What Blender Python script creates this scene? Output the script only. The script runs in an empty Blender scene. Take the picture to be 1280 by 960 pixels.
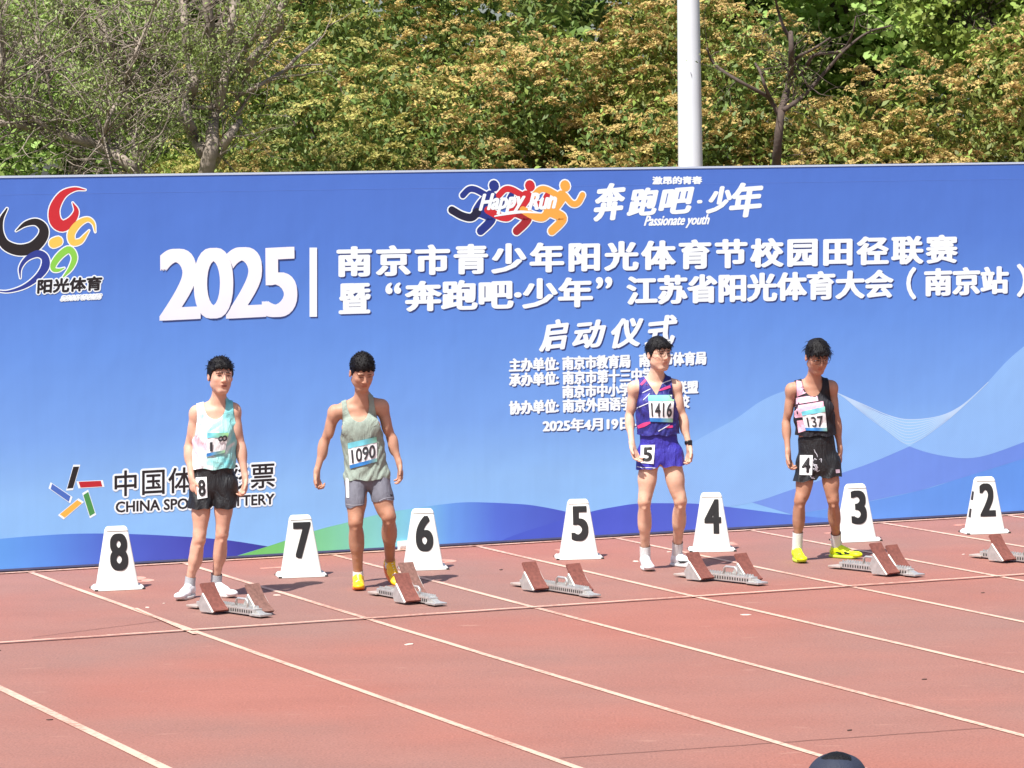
import bpy, bmesh, math, random
import numpy as np
from mathutils import Vector, Matrix
from mathutils.bvhtree import BVHTree
from mathutils.geometry import tessellate_polygon

SC = bpy.context.scene
COL = SC.collection
rnd = random.Random(7)
R = math.radians

# ------------------------------------------------------------------ camera
F_PX, PITCH, ROLL, CAM_H = 4395.93, 0.0569396, -0.0152554, 2.887654   # focal length in px of a 1280 px wide frame
fw = Vector((0, math.cos(PITCH), -math.sin(PITCH)))
rg = Vector((1, 0, 0)); up = rg.cross(fw)
cr = math.cos(ROLL) * rg + math.sin(ROLL) * up
cu = -math.sin(ROLL) * rg + math.cos(ROLL) * up
cd = bpy.data.cameras.new('camera'); cam = bpy.data.objects.new('camera', cd); COL.objects.link(cam)
cd.sensor_width = 36; cd.lens = F_PX / 1280 * 36; cd.clip_start = 0.5; cd.clip_end = 2000
cam.matrix_world = Matrix(((cr.x, cu.x, -fw.x, 0), (cr.y, cu.y, -fw.y, 0), (cr.z, cu.z, -fw.z, CAM_H), (0, 0, 0, 1)))
SC.camera = cam
CP = Vector((0, 0, CAM_H))

# ------------------------------------------------------------------ daylight
SUN_TO = Vector((-0.34, -0.50, 1.0)).normalized()          # direction towards the sun
el = math.asin(SUN_TO.z); az = math.atan2(SUN_TO.x, SUN_TO.y)
w = bpy.data.worlds.new('World'); SC.world = w; w.use_nodes = True
nt = w.node_tree; bg = nt.nodes['Background']; bg.inputs['Strength'].default_value = 0.085
sky = nt.nodes.new('ShaderNodeTexSky'); sky.sky_type = 'NISHITA'; sky.sun_disc = False
sky.sun_elevation = el; sky.sun_rotation = az; sky.dust_density = 2.5; sky.air_density = 1.0
nt.links.new(sky.outputs[0], bg.inputs[0])
sd = bpy.data.lights.new('sun', 'SUN'); sd.energy = 5.0; sd.angle = R(0.53); sd.color = (1.0, 0.985, 0.95)
so = bpy.data.objects.new('sun', sd); COL.objects.link(so)
so.rotation_euler = (-SUN_TO).to_track_quat('-Z', 'Y').to_euler(); so.location = (-8, 10, 30)
SC.view_settings.view_transform = 'Standard'; SC.view_settings.look = 'None'
SC.view_settings.exposure = 0.60; SC.view_settings.gamma = 1
SC.cycles.max_bounces = 6; SC.cycles.transparent_max_bounces = 8
SC.render.film_transparent = False

# ------------------------------------------------------------------ geometry helpers
def ray(x, y):                                              # direction of a photo pixel
    x = float(x); y = float(y); return fw + (x - 640) / F_PX * cr - (y - 480) / F_PX * cu
def at(x, y, Y):                                            # photo pixel -> point in the plane y = Y
    d = ray(x, y); return CP + d * (Y / d.y)
def gp(x, y):                                               # photo pixel -> point on the ground
    d = ray(x, y); return CP + d * (CAM_H / -d.z)
def lin(c):
    c = c / 255.0
    return c / 12.92 if c <= 0.04045 else ((c + 0.055) / 1.055) ** 2.4
def rgb(r, g, b, k=1.0):
    return (lin(r) * k, lin(g) * k, lin(b) * k, 1.0)

def link(name, me, mats=None, parent=None):
    o = bpy.data.objects.new(name, me); COL.objects.link(o)
    if mats is not None:
        for m in (mats if isinstance(mats, (list, tuple)) else [mats]): me.materials.append(m)
    if parent: o.parent = parent
    return o
def mesh(name, vs, fs, mats=None, parent=None, smooth=False, org=None):
    me = bpy.data.meshes.new(name)
    if org is not None: vs = [(v[0] - org[0], v[1] - org[1], v[2] - org[2]) for v in vs]
    me.from_pydata([tuple(v) for v in vs], [], [tuple(f) for f in fs]); me.update()
    if smooth: me.polygons.foreach_set('use_smooth', [True] * len(me.polygons))
    return link(name, me, mats, parent)
def npmesh(name, V, Fc, mats=None, parent=None, smooth=False):   # V (n,3) array, Fc (m,k) array
    me = bpy.data.meshes.new(name); V = np.asarray(V, np.float32); Fc = np.asarray(Fc, np.int32)
    k = Fc.shape[1]
    me.vertices.add(len(V)); me.vertices.foreach_set('co', V.ravel())
    me.loops.add(Fc.size); me.loops.foreach_set('vertex_index', Fc.ravel())
    me.polygons.add(len(Fc)); me.polygons.foreach_set('loop_start', np.arange(0, Fc.size, k, dtype=np.int32))
    me.update(calc_edges=True)
    if smooth: me.polygons.foreach_set('use_smooth', np.ones(len(Fc), bool))
    return link(name, me, mats, parent)
def empty(name, loc=(0, 0, 0), rz=0.0):
    o = bpy.data.objects.new(name, None); COL.objects.link(o); o.location = loc; o.rotation_euler = (0, 0, rz)
    o.empty_display_size = 0.1; return o
def tag(o, label=None, cat=None, group=None, kind=None):
    if label: o['label'] = label
    if cat: o['category'] = cat
    if group: o['group'] = group
    if kind: o['kind'] = kind
    return o
class MB:
    """collects vertices and faces of ONE mesh"""
    def __init__(s): s.v = []; s.f = []
    def add(s, vs, fs):
        n = len(s.v); s.v += [tuple(q) for q in vs]; s.f += [tuple(i + n for i in g) for g in fs]
    def box(s, lo, hi, M=None):
        vs = [Vector((x, y, z)) for x in (lo[0], hi[0]) for y in (lo[1], hi[1]) for z in (lo[2], hi[2])]
        if M: vs = [M @ q for q in vs]
        s.add(vs, [(0, 1, 3, 2), (4, 6, 7, 5), (0, 4, 5, 1), (2, 3, 7, 6), (0, 2, 6, 4), (1, 5, 7, 3)])
    def tube(s, pts, rs, n=8, cap=True):
        pts = [Vector(q) for q in pts]
        if not isinstance(rs, (list, tuple)): rs = [rs] * len(pts)
        rings = []; prev = None
        for i, q in enumerate(pts):
            t = (pts[min(i + 1, len(pts) - 1)] - pts[max(i - 1, 0)])
            t = t.normalized() if t.length > 1e-9 else Vector((0, 0, 1))
            if prev is None:
                a = t.orthogonal().normalized()
            else:
                a = prev - t * prev.dot(t)
                a = a.normalized() if a.length > 1e-6 else t.orthogonal().normalized()
            prev = a; b = t.cross(a)
            rings.append([q + (a * math.cos(2 * math.pi * k / n) + b * math.sin(2 * math.pi * k / n)) * rs[i] for k in range(n)])
        vs = [q for r_ in rings for q in r_]; fs = []
        for i in range(len(pts) - 1):
            for k in range(n):
                fs.append((i * n + k, i * n + (k + 1) % n, (i + 1) * n + (k + 1) % n, (i + 1) * n + k))
        if cap: fs += [tuple(range(n - 1, -1, -1)), tuple((len(pts) - 1) * n + k for k in range(n))]
        s.add(vs, fs)
    def prism(s, poly, d, M=None):                         # polygon (list of 3D) extruded along vector d
        n = len(poly); d = Vector(d); a = [Vector(q) for q in poly]; vs = a + [q + d for q in a]
        if M: vs = [M @ q for q in vs]
        s.add(vs, [tuple(range(n - 1, -1, -1)), tuple(range(n, 2 * n))] + [(i, (i + 1) % n, (i + 1) % n + n, i + n) for i in range(n)])
    def build(s, name, mats, parent=None, smooth=False, bevel=0):
        o = mesh(name, s.v, s.f, mats, parent, smooth)
        bm = bmesh.new(); bm.from_mesh(o.data); bmesh.ops.recalc_face_normals(bm, faces=bm.faces)
        if bevel: bmesh.ops.bevel(bm, geom=bm.edges[:], offset=bevel, segments=2, affect='EDGES', profile=0.6)
        bm.to_mesh(o.data); bm.free()
        return o

# ------------------------------------------------------------------ materials
def mat(name, col, rough=0.7, bump=0.0, bscale=40.0, var=0.0, vscale=3.0, metal=0.0, spec=0.5, sss=0.0, detail=3.0, island=0.0, coord='Object', trans=0.0):
    m = bpy.data.materials.new(name); m.use_nodes = True; t = m.node_tree; N = t.nodes; L = t.links
    b = N['Principled BSDF']; b.inputs['Roughness'].default_value = rough; b.inputs['Metallic'].default_value = metal
    b.inputs['Specular IOR Level'].default_value = spec; b.inputs['Base Color'].default_value = col
    if sss: b.inputs['Subsurface Weight'].default_value = sss; b.inputs['Subsurface Radius'].default_value = (0.012, 0.005, 0.003); b.inputs['Subsurface Scale'].default_value = 1.0
    tc = N.new('ShaderNodeTexCoord'); src = tc.outputs[coord]
    colout = None
    if var:
        n = N.new('ShaderNodeTexNoise'); n.inputs['Scale'].default_value = vscale; n.inputs['Detail'].default_value = detail; L.new(src, n.inputs['Vector'])
        mr = N.new('ShaderNodeMapRange'); mr.inputs['From Min'].default_value = 0.3; mr.inputs['From Max'].default_value = 0.7
        mr.inputs['To Min'].default_value = 1 - var; mr.inputs['To Max'].default_value = 1 + var; L.new(n.outputs['Fac'], mr.inputs['Value'])
        h = N.new('ShaderNodeHueSaturation'); h.inputs['Color'].default_value = col; L.new(mr.outputs[0], h.inputs['Value']); colout = h
    if island:
        g = N.new('ShaderNodeNewGeometry'); mr = N.new('ShaderNodeMapRange'); mr.inputs['To Min'].default_value = 1 - island; mr.inputs['To Max'].default_value = 1 + island
        L.new(g.outputs['Random Per Island'], mr.inputs['Value'])
        h = N.new('ShaderNodeHueSaturation'); h.inputs['Color'].default_value = col
        if colout: L.new(colout.outputs[0], h.inputs['Color'])
        L.new(mr.outputs[0], h.inputs['Value'])
        m2 = N.new('ShaderNodeMapRange'); m2.inputs['To Min'].default_value = 0.486; m2.inputs['To Max'].default_value = 0.514; L.new(g.outputs['Random Per Island'], m2.inputs['Value']); L.new(m2.outputs[0], h.inputs['Hue'])
        colout = h
    if colout: L.new(colout.outputs[0], b.inputs['Base Color'])
    if bump:
        n = N.new('ShaderNodeTexNoise'); n.inputs['Scale'].default_value = bscale; n.inputs['Detail'].default_value = 4; L.new(src, n.inputs['Vector'])
        bp = N.new('ShaderNodeBump'); bp.inputs['Strength'].default_value = bump; bp.inputs['Distance'].default_value = 0.01
        L.new(n.outputs['Fac'], bp.inputs['Height']); L.new(bp.outputs[0], b.inputs['Normal'])
    if trans:                                              # light through thin leaves
        tr = N.new('ShaderNodeBsdfTranslucent'); mx = N.new('ShaderNodeMixShader'); mx.inputs[0].default_value = trans
        if colout: L.new(colout.outputs[0], tr.inputs['Color'])
        else: tr.inputs['Color'].default_value = col
        L.new(b.outputs[0], mx.inputs[1]); L.new(tr.outputs[0], mx.inputs[2]); L.new(mx.outputs[0], N['Material Output'].inputs['Surface'])
    return m
def ramp_mat(name, stops, axis='X', lo=0, hi=1, rough=0.6, streak=0.012):
    m = bpy.data.materials.new(name); m.use_nodes = True; t = m.node_tree; N = t.nodes; L = t.links
    b = N['Principled BSDF']; b.inputs['Roughness'].default_value = rough; b.inputs['Specular IOR Level'].default_value = 0.25
    tc = N.new('ShaderNodeTexCoord'); sp = N.new('ShaderNodeSeparateXYZ'); L.new(tc.outputs['Object'], sp.inputs[0])
    mr = N.new('ShaderNodeMapRange'); mr.inputs['From Min'].default_value = lo; mr.inputs['From Max'].default_value = hi; L.new(sp.outputs[axis], mr.inputs['Value'])
    cr_ = N.new('ShaderNodeValToRGB'); els = cr_.color_ramp.elements
    while len(els) < len(stops): els.new(0.5)
    for e, (p, c) in zip(els, stops): e.position = (p - lo) / (hi - lo); e.color = c
    L.new(mr.outputs[0], cr_.inputs[0])
    # print streaks and slight dirt of the cloth
    mp = N.new('ShaderNodeMapping'); mp.inputs['Scale'].default_value = (9, 1, 0.6); L.new(tc.outputs['Object'], mp.inputs[0])
    n = N.new('ShaderNodeTexNoise'); n.inputs['Scale'].default_value = 2.2; n.inputs['Detail'].default_value = 5; L.new(mp.outputs[0], n.inputs['Vector'])
    m2 = N.new('ShaderNodeMapRange'); m2.inputs['From Min'].default_value = 0.3; m2.inputs['From Max'].default_value = 0.7; m2.inputs['To Min'].default_value = 1 - streak; m2.inputs['To Max'].default_value = 1 + streak; L.new(n.outputs['Fac'], m2.inputs['Value'])
    h = N.new('ShaderNodeHueSaturation'); L.new(cr_.outputs[0], h.inputs['Color']); L.new(m2.outputs[0], h.inputs['Value']); L.new(h.outputs[0], b.inputs['Base Color'])
    # soft ripples in the stretched cloth
    mp2 = N.new('ShaderNodeMapping'); mp2.inputs['Scale'].default_value = (1.2, 1, 0.8); L.new(tc.outputs['Object'], mp2.inputs[0])
    n2 = N.new('ShaderNodeTexNoise'); n2.inputs['Scale'].default_value = 1.3; n2.inputs['Detail'].default_value = 3; L.new(mp2.outputs[0], n2.inputs['Vector'])
    bp = N.new('ShaderNodeBump'); bp.inputs['Strength'].default_value = 0.28; bp.inputs['Distance'].default_value = 0.05; L.new(n2.outputs['Fac'], bp.inputs['Height']); L.new(bp.outputs[0], b.inputs['Normal'])
    return m

# ------------------------------------------------------------------ track
YAW = 0.403524                                             # the start line runs along n, the lanes along t
nn = Vector((math.cos(YAW), math.sin(YAW), 0)); tt = Vector((-math.sin(YAW), math.cos(YAW), 0))
OFF_N, OFF_T, LANE = 16.797469, 21.8445, 1.22
def tr(lane, t, z=0.0):                                    # lane-line index and metres behind the start line -> world
    q = nn * (OFF_N - lane * LANE) + tt * (t + OFF_T); return Vector((q.x, q.y, z))

def track_material():
    m = bpy.data.materials.new('track_rubber'); m.use_nodes = True; t = m.node_tree; N = t.nodes; L = t.links
    b = N['Principled BSDF']; b.inputs['Roughness'].default_value = 0.78; b.inputs['Specular IOR Level'].default_value = 0.35
    tc = N.new('ShaderNodeTexCoord')
    def noise(scale, detail, sc=(1, 1, 1), rot=0.0):
        mp = N.new('ShaderNodeMapping'); mp.inputs['Scale'].default_value = sc; mp.inputs['Rotation'].default_value = (0, 0, rot); L.new(tc.outputs['Object'], mp.inputs[0])
        n = N.new('ShaderNodeTexNoise'); n.inputs['Scale'].default_value = scale; n.inputs['Detail'].default_value = detail; L.new(mp.outputs[0], n.inputs['Vector']); return n
    n1 = noise(0.34, 4, (1, 1, 1)); r1 = N.new('ShaderNodeValToRGB'); L.new(n1.outputs['Fac'], r1.inputs[0])
    r1.color_ramp.elements[0].position = 0.38; r1.color_ramp.elements[0].color = rgb(138, 101, 91)
    r1.color_ramp.elements[1].position = 0.64; r1.color_ramp.elements[1].color = rgb(150, 96, 83)
    n2 = noise(1.6, 7, (0.8, 1.4, 1), 0.1); n3 = noise(75, 3)
    def mult(inp, n, lo, hi):
        mr = N.new('ShaderNodeMapRange'); mr.inputs['From Min'].default_value = 0.3; mr.inputs['From Max'].default_value = 0.7; mr.inputs['To Min'].default_value = lo; mr.inputs['To Max'].default_value = hi
        L.new(n.outputs['Fac'], mr.inputs['Value']); h = N.new('ShaderNodeHueSaturation'); L.new(inp, h.inputs['Color']); L.new(mr.outputs[0], h.inputs['Value']); return h.outputs[0]
    c = mult(r1.outputs[0], n2, 0.95, 1.05); c = mult(c, n3, 0.80, 1.20); c = mult(c, noise(28, 3), 0.95, 1.05)
    # pale scuffs
    n4 = noise(5.0, 7, (0.6, 1.6, 1), -0.3); r4 = N.new('ShaderNodeValToRGB'); L.new(n4.outputs['Fac'], r4.inputs[0])
    r4.color_ramp.elements[0].position = 0.66; r4.color_ramp.elements[0].color = (0, 0, 0, 1); r4.color_ramp.elements[1].position = 0.78; r4.color_ramp.elements[1].color = (1, 1, 1, 1)
    mx = N.new('ShaderNodeMix'); mx.data_type = 'RGBA'; L.new(r4.outputs[0], mx.inputs[0]); L.new(c, mx.inputs[6]); mx.inputs[7].default_value = rgb(164, 120, 106)
    # dark grit specks
    n5 = noise(38, 3, (0.7, 1.4, 1)); r5 = N.new('ShaderNodeValToRGB'); L.new(n5.outputs['Fac'], r5.inputs[0])
    r5.color_ramp.elements[0].position = 0.69; r5.color_ramp.elements[0].color = (0, 0, 0, 1); r5.color_ramp.elements[1].position = 0.80; r5.color_ramp.elements[1].color = (0.6, 0.6, 0.6, 1)
    mx2 = N.new('ShaderNodeMix'); mx2.data_type = 'RGBA'; L.new(r5.outputs[0], mx2.inputs[0]); L.new(mx.outputs[2], mx2.inputs[6]); mx2.inputs[7].default_value = rgb(120, 70, 60)
    L.new(mx2.outputs[2], b.inputs['Base Color'])
    bp = N.new('ShaderNodeBump'); bp.inputs['Strength'].default_value = 0.5; bp.inputs['Distance'].default_value = 0.004; L.new(n3.outputs['Fac'], bp.inputs['Height']); L.new(bp.outputs[0], b.inputs['Normal'])
    return m
def worn_paint(name, col, under, lo=0.42, hi=0.6, scale=30):
    m = bpy.data.materials.new(name); m.use_nodes = True; t = m.node_tree; N = t.nodes; L = t.links
    b = N['Principled BSDF']; b.inputs['Roughness'].default_value = 0.7
    tc = N.new('ShaderNodeTexCoord'); n = N.new('ShaderNodeTexNoise'); n.inputs['Scale'].default_value = scale; n.inputs['Detail'].default_value = 6; L.new(tc.outputs['Object'], n.inputs['Vector'])
    n0 = N.new('ShaderNodeTexNoise'); n0.inputs['Scale'].default_value = 1.3; n0.inputs['Detail'].default_value = 3; L.new(tc.outputs['Object'], n0.inputs['Vector'])
    ad = N.new('ShaderNodeMath'); ad.operation = 'MULTIPLY_ADD'; ad.inputs[1].default_value = 0.5; L.new(n0.outputs['Fac'], ad.inputs[0])
    m1 = N.new('ShaderNodeMath'); m1.operation = 'MULTIPLY'; m1.inputs[1].default_value = 0.5; L.new(n.outputs['Fac'], m1.inputs[0]); L.new(m1.outputs[0], ad.inputs[2])
    r = N.new('ShaderNodeValToRGB'); L.new(ad.outputs[0], r.inputs[0])
    r.color_ramp.elements[0].position = lo; r.color_ramp.elements[0].color = under; r.color_ramp.elements[1].position = hi; r.color_ramp.elements[1].color = col
    L.new(r.outputs[0], b.inputs['Base Color']); return m

M_track = track_material()
M_line = worn_paint('lane_paint', rgb(210, 172, 152), rgb(172, 122, 106), 0.38, 0.52)
M_faint = worn_paint('faded_paint', rgb(205, 150, 132), rgb(192, 122, 104), 0.44, 0.58, 14)
M_ground = mat('grass_ground', rgb(92, 104, 60), 0.95, 0.6, 30, 0.25, 2.0)

def sheet(name, pts, z, m, parent=None, kind=None):
    o = mesh(name, [(q.x, q.y, z) for q in pts], [tuple(range(len(pts)))], m, parent)
    if kind: o['kind'] = kind
    return o
S_ = 600
sheet('ground', [Vector((-S_, -S_, 0)), Vector((S_, -S_, 0)), Vector((S_, S_, 0)), Vector((-S_, S_, 0))], -0.008, M_ground, kind='structure')
track = sheet('running_track', [tr(16, -45), tr(-8, -45), tr(-8, 9), tr(16, 9)], 0.0, M_track, kind='structure')
# sheet() winds clockwise here; make every face look up
def face_up(o):
    bm = bmesh.new(); bm.from_mesh(o.data); bm.normal_update()
    for f in bm.faces:
        if f.normal.z < 0: f.normal_flip()
    bm.to_mesh(o.data); bm.free()
face_up(track)
def strip_line(name, a, b, wd, z=0.004, m=None, segs=40, jit=0.0):
    d = (b - a).normalized(); s = Vector((-d.y, d.x, 0)) * wd / 2; vs = []; fs = []
    for i in range(segs + 1):
        q = a.lerp(b, i / segs); j = rnd.uniform(-jit, jit); k = 1 + rnd.uniform(-jit, jit) * 8
        vs += [q + s * k + Vector((-d.y, d.x, 0)) * j, q - s * k + Vector((-d.y, d.x, 0)) * j]
        if i: fs.append((2 * i - 2, 2 * i - 1, 2 * i + 1, 2 * i))
    o = mesh(name, [(q.x, q.y, z) for q in vs], fs, m or M_line, track); face_up(o); return o
for k in range(-4, 9):
    if k == 3: strip_line('lane_line', tr(k, -40), tr(k, 4.6), 0.046, segs=60, jit=0.003)
    else: strip_line('lane_line', tr(k, -40), tr(k, 4.6), 0.046, segs=60, jit=0.003)
strip_line('lane_line', tr(9.49, -40), tr(9.49, 4.6), 0.06, segs=60, jit=0.003)
strip_line('lane_line', tr(8.045, -0.2), tr(7.985, 1.35), 0.03, z=0.0085, segs=8)
strip_line('start_line', tr(13, 0), tr(-4, 0), 0.04, z=0.012, segs=110, jit=0.004)
_c, _s = math.cos(math.atan(0.417112)), math.sin(math.atan(0.417112))
strip_line('banner_foot_line', Vector((-9 * _c + .06 * _s, 28.1407 - 9 * _s - .06 * _c, 0)), Vector((9 * _c + .06 * _s, 28.1407 + 9 * _s - .06 * _c, 0)), 0.05, z=0.008, segs=60, jit=0.004)
M_seam = mat('seam', rgb(104, 68, 60), 0.9)
strip_line('seam', gp(700, 948), gp(1252, 909), 0.009, z=0.003, m=M_seam, segs=50, jit=0.006)
strip_line('seam', gp(40, 797), gp(205, 776), 0.008, z=0.003, m=M_seam, segs=30, jit=0.006)

# ------------------------------------------------------------------ lettering
def text_geo(s, res=3, shear=0.0, spacing=1.0):
    c = bpy.data.curves.new('glyphs', 'FONT'); c.body = s; c.resolution_u = res; c.offset = -0.0015; c.space_character = spacing
    o = bpy.data.objects.new('glyphs', c); COL.objects.link(o)
    dg = bpy.context.evaluated_depsgraph_get(); me = o.evaluated_get(dg).to_mesh()
    V = np.array([v.co[:] for v in me.vertices]); Fc = [tuple(p.vertices) for p in me.polygons]
    o.evaluated_get(dg).to_mesh_clear(); COL.objects.unlink(o); bpy.data.objects.remove(o); bpy.data.curves.remove(c)
    V[:, 0] += shear * V[:, 1]; V[:, 0] -= V[:, 0].min(); V[:, 1] -= V[:, 1].min()
    W, H = V[:, 0].max(), V[:, 1].max()
    V[:, 0] /= W; V[:, 1] /= H
    return V[:, :2], Fc
def square(rx, ry, n=4):
    return [(0, 0)] + [(rx * (2 * i / n - 1), ry * (2 * j / n - 1)) for i in range(n + 1) for j in range(n + 1) if i in (0, n) or j in (0, n)]
def disk(rx, ry, n):
    return [(0, 0)] + [(rx * math.cos(2 * math.pi * k / n), ry * math.sin(2 * math.pi * k / n)) for k in range(n)]

# ------------------------------------------------------------------ banner
B0, B1 = 28.1407, 0.417112                                  # foot of the banner: y = B0 + B1 x
BROT = math.atan(B1)
def onb(px, py):                                            # photo pixel -> metres along and up the banner
    d = ray(px, py); t = B0 / (d.y - B1 * d.x); return (d.x * t / math.cos(BROT), CAM_H + d.z * t)
banner = empty('event_banner', (0, B0, 0), BROT)
tag(banner, 'long printed blue event backdrop with white Chinese title standing behind the runners', 'banner')
def P255(r, g, b, k=0.90): return rgb(r, g, b, k)
M_cloth = ramp_mat('banner_print', [(0.0, P255(140, 196, 250)), (0.55, P255(140, 190, 244)), (1.0, P255(120, 168, 237)), (1.7, P255(102, 150, 230)), (2.4, P255(86, 129, 215)), (3.0, P255(82, 122, 210))], 'Z', 0, 3.0)
mb = MB(); mb.box((-9.5, 0.0, 0.015), (9.5, 0.05, 3.0)); mb.build('backdrop_cloth', M_cloth, banner)
M_alu = mat('aluminium', rgb(180, 182, 185), 0.35, metal=0.8, var=0.1)
mb = MB(); mb.box((-9.5, -0.004, 2.988), (9.5, 0.054, 3.004)); mb.build('top_edge', mat('pale_hem', rgb(190, 205, 225), 0.6), banner)
mb = MB(); mb.box((-9.5, -0.003, 0.015), (9.5, -0.0005, 0.03)); mb.build('foot_hem', mat('foot_hem_dark', rgb(80, 85, 120), 0.7), banner)  # dark strip painted in for the shadow line under the banner
for i in range(7):
    x = -9 + i * 3
    m_ = MB(); m_.tube([(x, 0.09, 0), (x, 0.09, 2.97)], 0.025); m_.tube([(x, 0.09, 2.5), (x, 1.2, 0.03)], 0.02); m_.tube([(x, 0.09, 0.05), (x, 1.2, 0.03)], 0.02)
    m_.build('support_strut', M_alu, banner)

M_pseam = mat('cloth_seam', P255(92, 132, 216), 0.6)
for z_ in (2.86,):
    mb = MB(); mb.box((-9.5, -0.0006, z_), (9.5, 0.001, z_ + 0.003)); mb.build('backdrop_cloth_seam', M_pseam, banner)
LAYER = [0.0015]
def bpoly(name, pts, m, parent=None, dz=None, mb_out=None):  # pts = banner (u, v); flat print polygon
    y = -(dz if dz is not None else LAYER[0])
    vs = [(u, y, v) for u, v in pts]
    tris = tessellate_polygon([[Vector((u, v, 0)) for u, v in pts]])
    if mb_out is not None: mb_out.add(vs, tris); return
    return mesh(name, vs, tris, m, parent or banner)
def px(pts): return [onb(*q) for q in pts]
def cr_spline(pts, n=6):
    P = [np.array(q, float) for q in pts]; P = [2 * P[0] - P[1]] + P + [2 * P[-1] - P[-2]]; out = []
    for i in range(1, len(P) - 2):
        for k in range(n):
            t = k / n
            out.append(0.5 * ((2 * P[i]) + (-P[i - 1] + P[i + 1]) * t + (2 * P[i - 1] - 5 * P[i] + 4 * P[i + 1] - P[i + 2]) * t * t + (-P[i - 1] + 3 * P[i] - 3 * P[i + 1] + P[i + 2]) * t ** 3))
    out.append(P[-2]); return out
def bclip(pts): return [(u, max(v, 0.016)) for u, v in pts]
def us(x): return onb(x, 600)[0]

# printed waves, from the back layer to the front one
up_c = cr_spline([(820, 585), (868, 552), (920, 523), (950, 502), (980, 489), (1010, 485), (1046, 491)])
c2 = cr_spline([(1046, 491), (1080, 515), (1110, 540), (1137, 558), (1180, 570), (1225, 571), (1290, 549)])
c4 = cr_spline([(1137, 558), (1170, 535), (1200, 508), (1230, 482), (1260, 450), (1290, 425), (1330, 395)])
top1 = cr_spline([(1046, 491), (1070, 503), (1100, 517), (1137, 524), (1175, 520), (1200, 508)])
low = cr_spline([(1137, 558), (1090, 578), (1050, 592), (990, 612), (940, 628), (880, 637), (820, 640)])
def halftone(name, c_, b_, scale=150):
    """pale dots and line screen printed on the cloth"""
    m = ramp_mat(name, [(-4, c_), (6, c_)], 'X', -5, 7); t = m.node_tree; N = t.nodes; L = t.links
    b = N['Principled BSDF']; src = b.inputs['Base Color'].links[0].from_socket
    wv = N.new('ShaderNodeTexWave'); wv.inputs['Scale'].default_value = 34; wv.inputs['Distortion'].default_value = 2.0; wv.inputs['Detail'].default_value = 0; wv.inputs['Detail Scale'].default_value = 0.3
    wv.wave_type = 'BANDS'; wv.bands_direction = 'DIAGONAL'
    tc = N.new('ShaderNodeTexCoord'); L.new(tc.outputs['Object'], wv.inputs['Vector'])
    mx = N.new('ShaderNodeMix'); mx.data_type = 'RGBA'; L.new(wv.outputs['Fac'], mx.inputs[0]); L.new(src, mx.inputs[6]); mx.inputs[7].default_value = b_
    L.new(mx.outputs[2], b.inputs['Base Color']); return m
M_h1 = halftone('print_sweep_pale', P255(146, 194, 248), P255(138, 186, 246))
M_h2 = halftone('print_sweep_bright', P255(164, 212, 252), P255(152, 202, 250))
M_violet = ramp_mat('print_violet', [(2, P255(118, 156, 236)), (6, P255(104, 140, 230))], 'X', 2, 6)
M_azure = ramp_mat('print_azure', [(1, P255(110, 160, 238)), (6, P255(92, 148, 232))], 'X', 1, 6)
def join(*ls): return [tuple(q) for l in ls for q in l]
LAYER[0] = 0.0015
bpoly('print_wave', bclip(px(join([(900, 700), (900, 652)], cr_spline([(989, 643), (1060, 632), (1150, 613), (1200, 598), (1280, 573), (1340, 552)]), [(1340, 700)]))), M_azure)
LAYER[0] = 0.003
bpoly('print_wave', bclip(px(join(low[::-1][12:], c2[18:], [(1340, 530), (1340, 552), (1280, 573), (1200, 598), (1150, 613), (1060, 632), (989, 643)]))), M_violet)
LAYER[0] = 0.0045
bpoly('print_sweep', px(join(up_c, c2[:19], low[1:])), M_h1)
bpoly('print_sweep', px(join(c4, [(1330, 535)], c2[18:][::-1])), M_h1)
LAYER[0] = 0.006
bpoly('print_sweep', px(join(top1, c4[:13][::-1], c2[:19][::-1])), M_h2)
edge = ramp_mat('print_edge_line', [(0, P255(190, 220, 250)), (1, P255(190, 220, 250))], 'X', 0, 1)

def ribbon_uv(pts, ws, out, y, capn=6):
    """flat ribbon with round ends through (u, v) points"""
    n = len(pts); L_ = []; Rr = []
    for i in range(n):
        a = np.array(pts[max(i - 1, 0)]); b = np.array(pts[min(i + 1, n - 1)]); d = b - a; d = d / (np.linalg.norm(d) + 1e-12)
        s = np.array([-d[1], d[0]]) * ws[i] / 2; q = np.array(pts[i]); L_.append(q + s); Rr.append(q - s)
    vs = [(q[0], y, q[1]) for pr in zip(L_, Rr) for q in pr]; fs = [(2 * i, 2 * i + 1, 2 * i + 3, 2 * i + 2) for i in range(n - 1)]
    out.add(vs, fs)
    for e, i, sg in ((0, 0, -1), (n - 1, n - 1, 1)):
        a = np.array(pts[max(i - 1, 0)]); b = np.array(pts[min(i + 1, n - 1)]); d = (b - a) / (np.linalg.norm(b - a) + 1e-12) * sg
        s = np.array([-d[1], d[0]]); q = np.array(pts[i]); r_ = ws[i] / 2
        arc = [q + r_ * (s * math.cos(math.pi * k / capn) + d * math.sin(math.pi * k / capn)) for k in range(capn + 1)]
        out.add([(p_[0], y, p_[1]) for p_ in arc], [tuple(range(capn + 1))])
def ribbon_px(pts, ws, out, y, grow=0.0, n=5):
    sp = cr_spline([(p_[0], p_[1], w_) for p_, w_ in zip(pts, ws)], n) if len(pts) > 2 else [np.array((p_[0], p_[1], w_)) for p_, w_ in zip(pts, ws)]
    ribbon_uv([onb(q[0], q[1]) for q in sp], [max(q[2], 0.3) * 0.0058 + grow for q in sp], out, y)
mb_ = MB()
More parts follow.
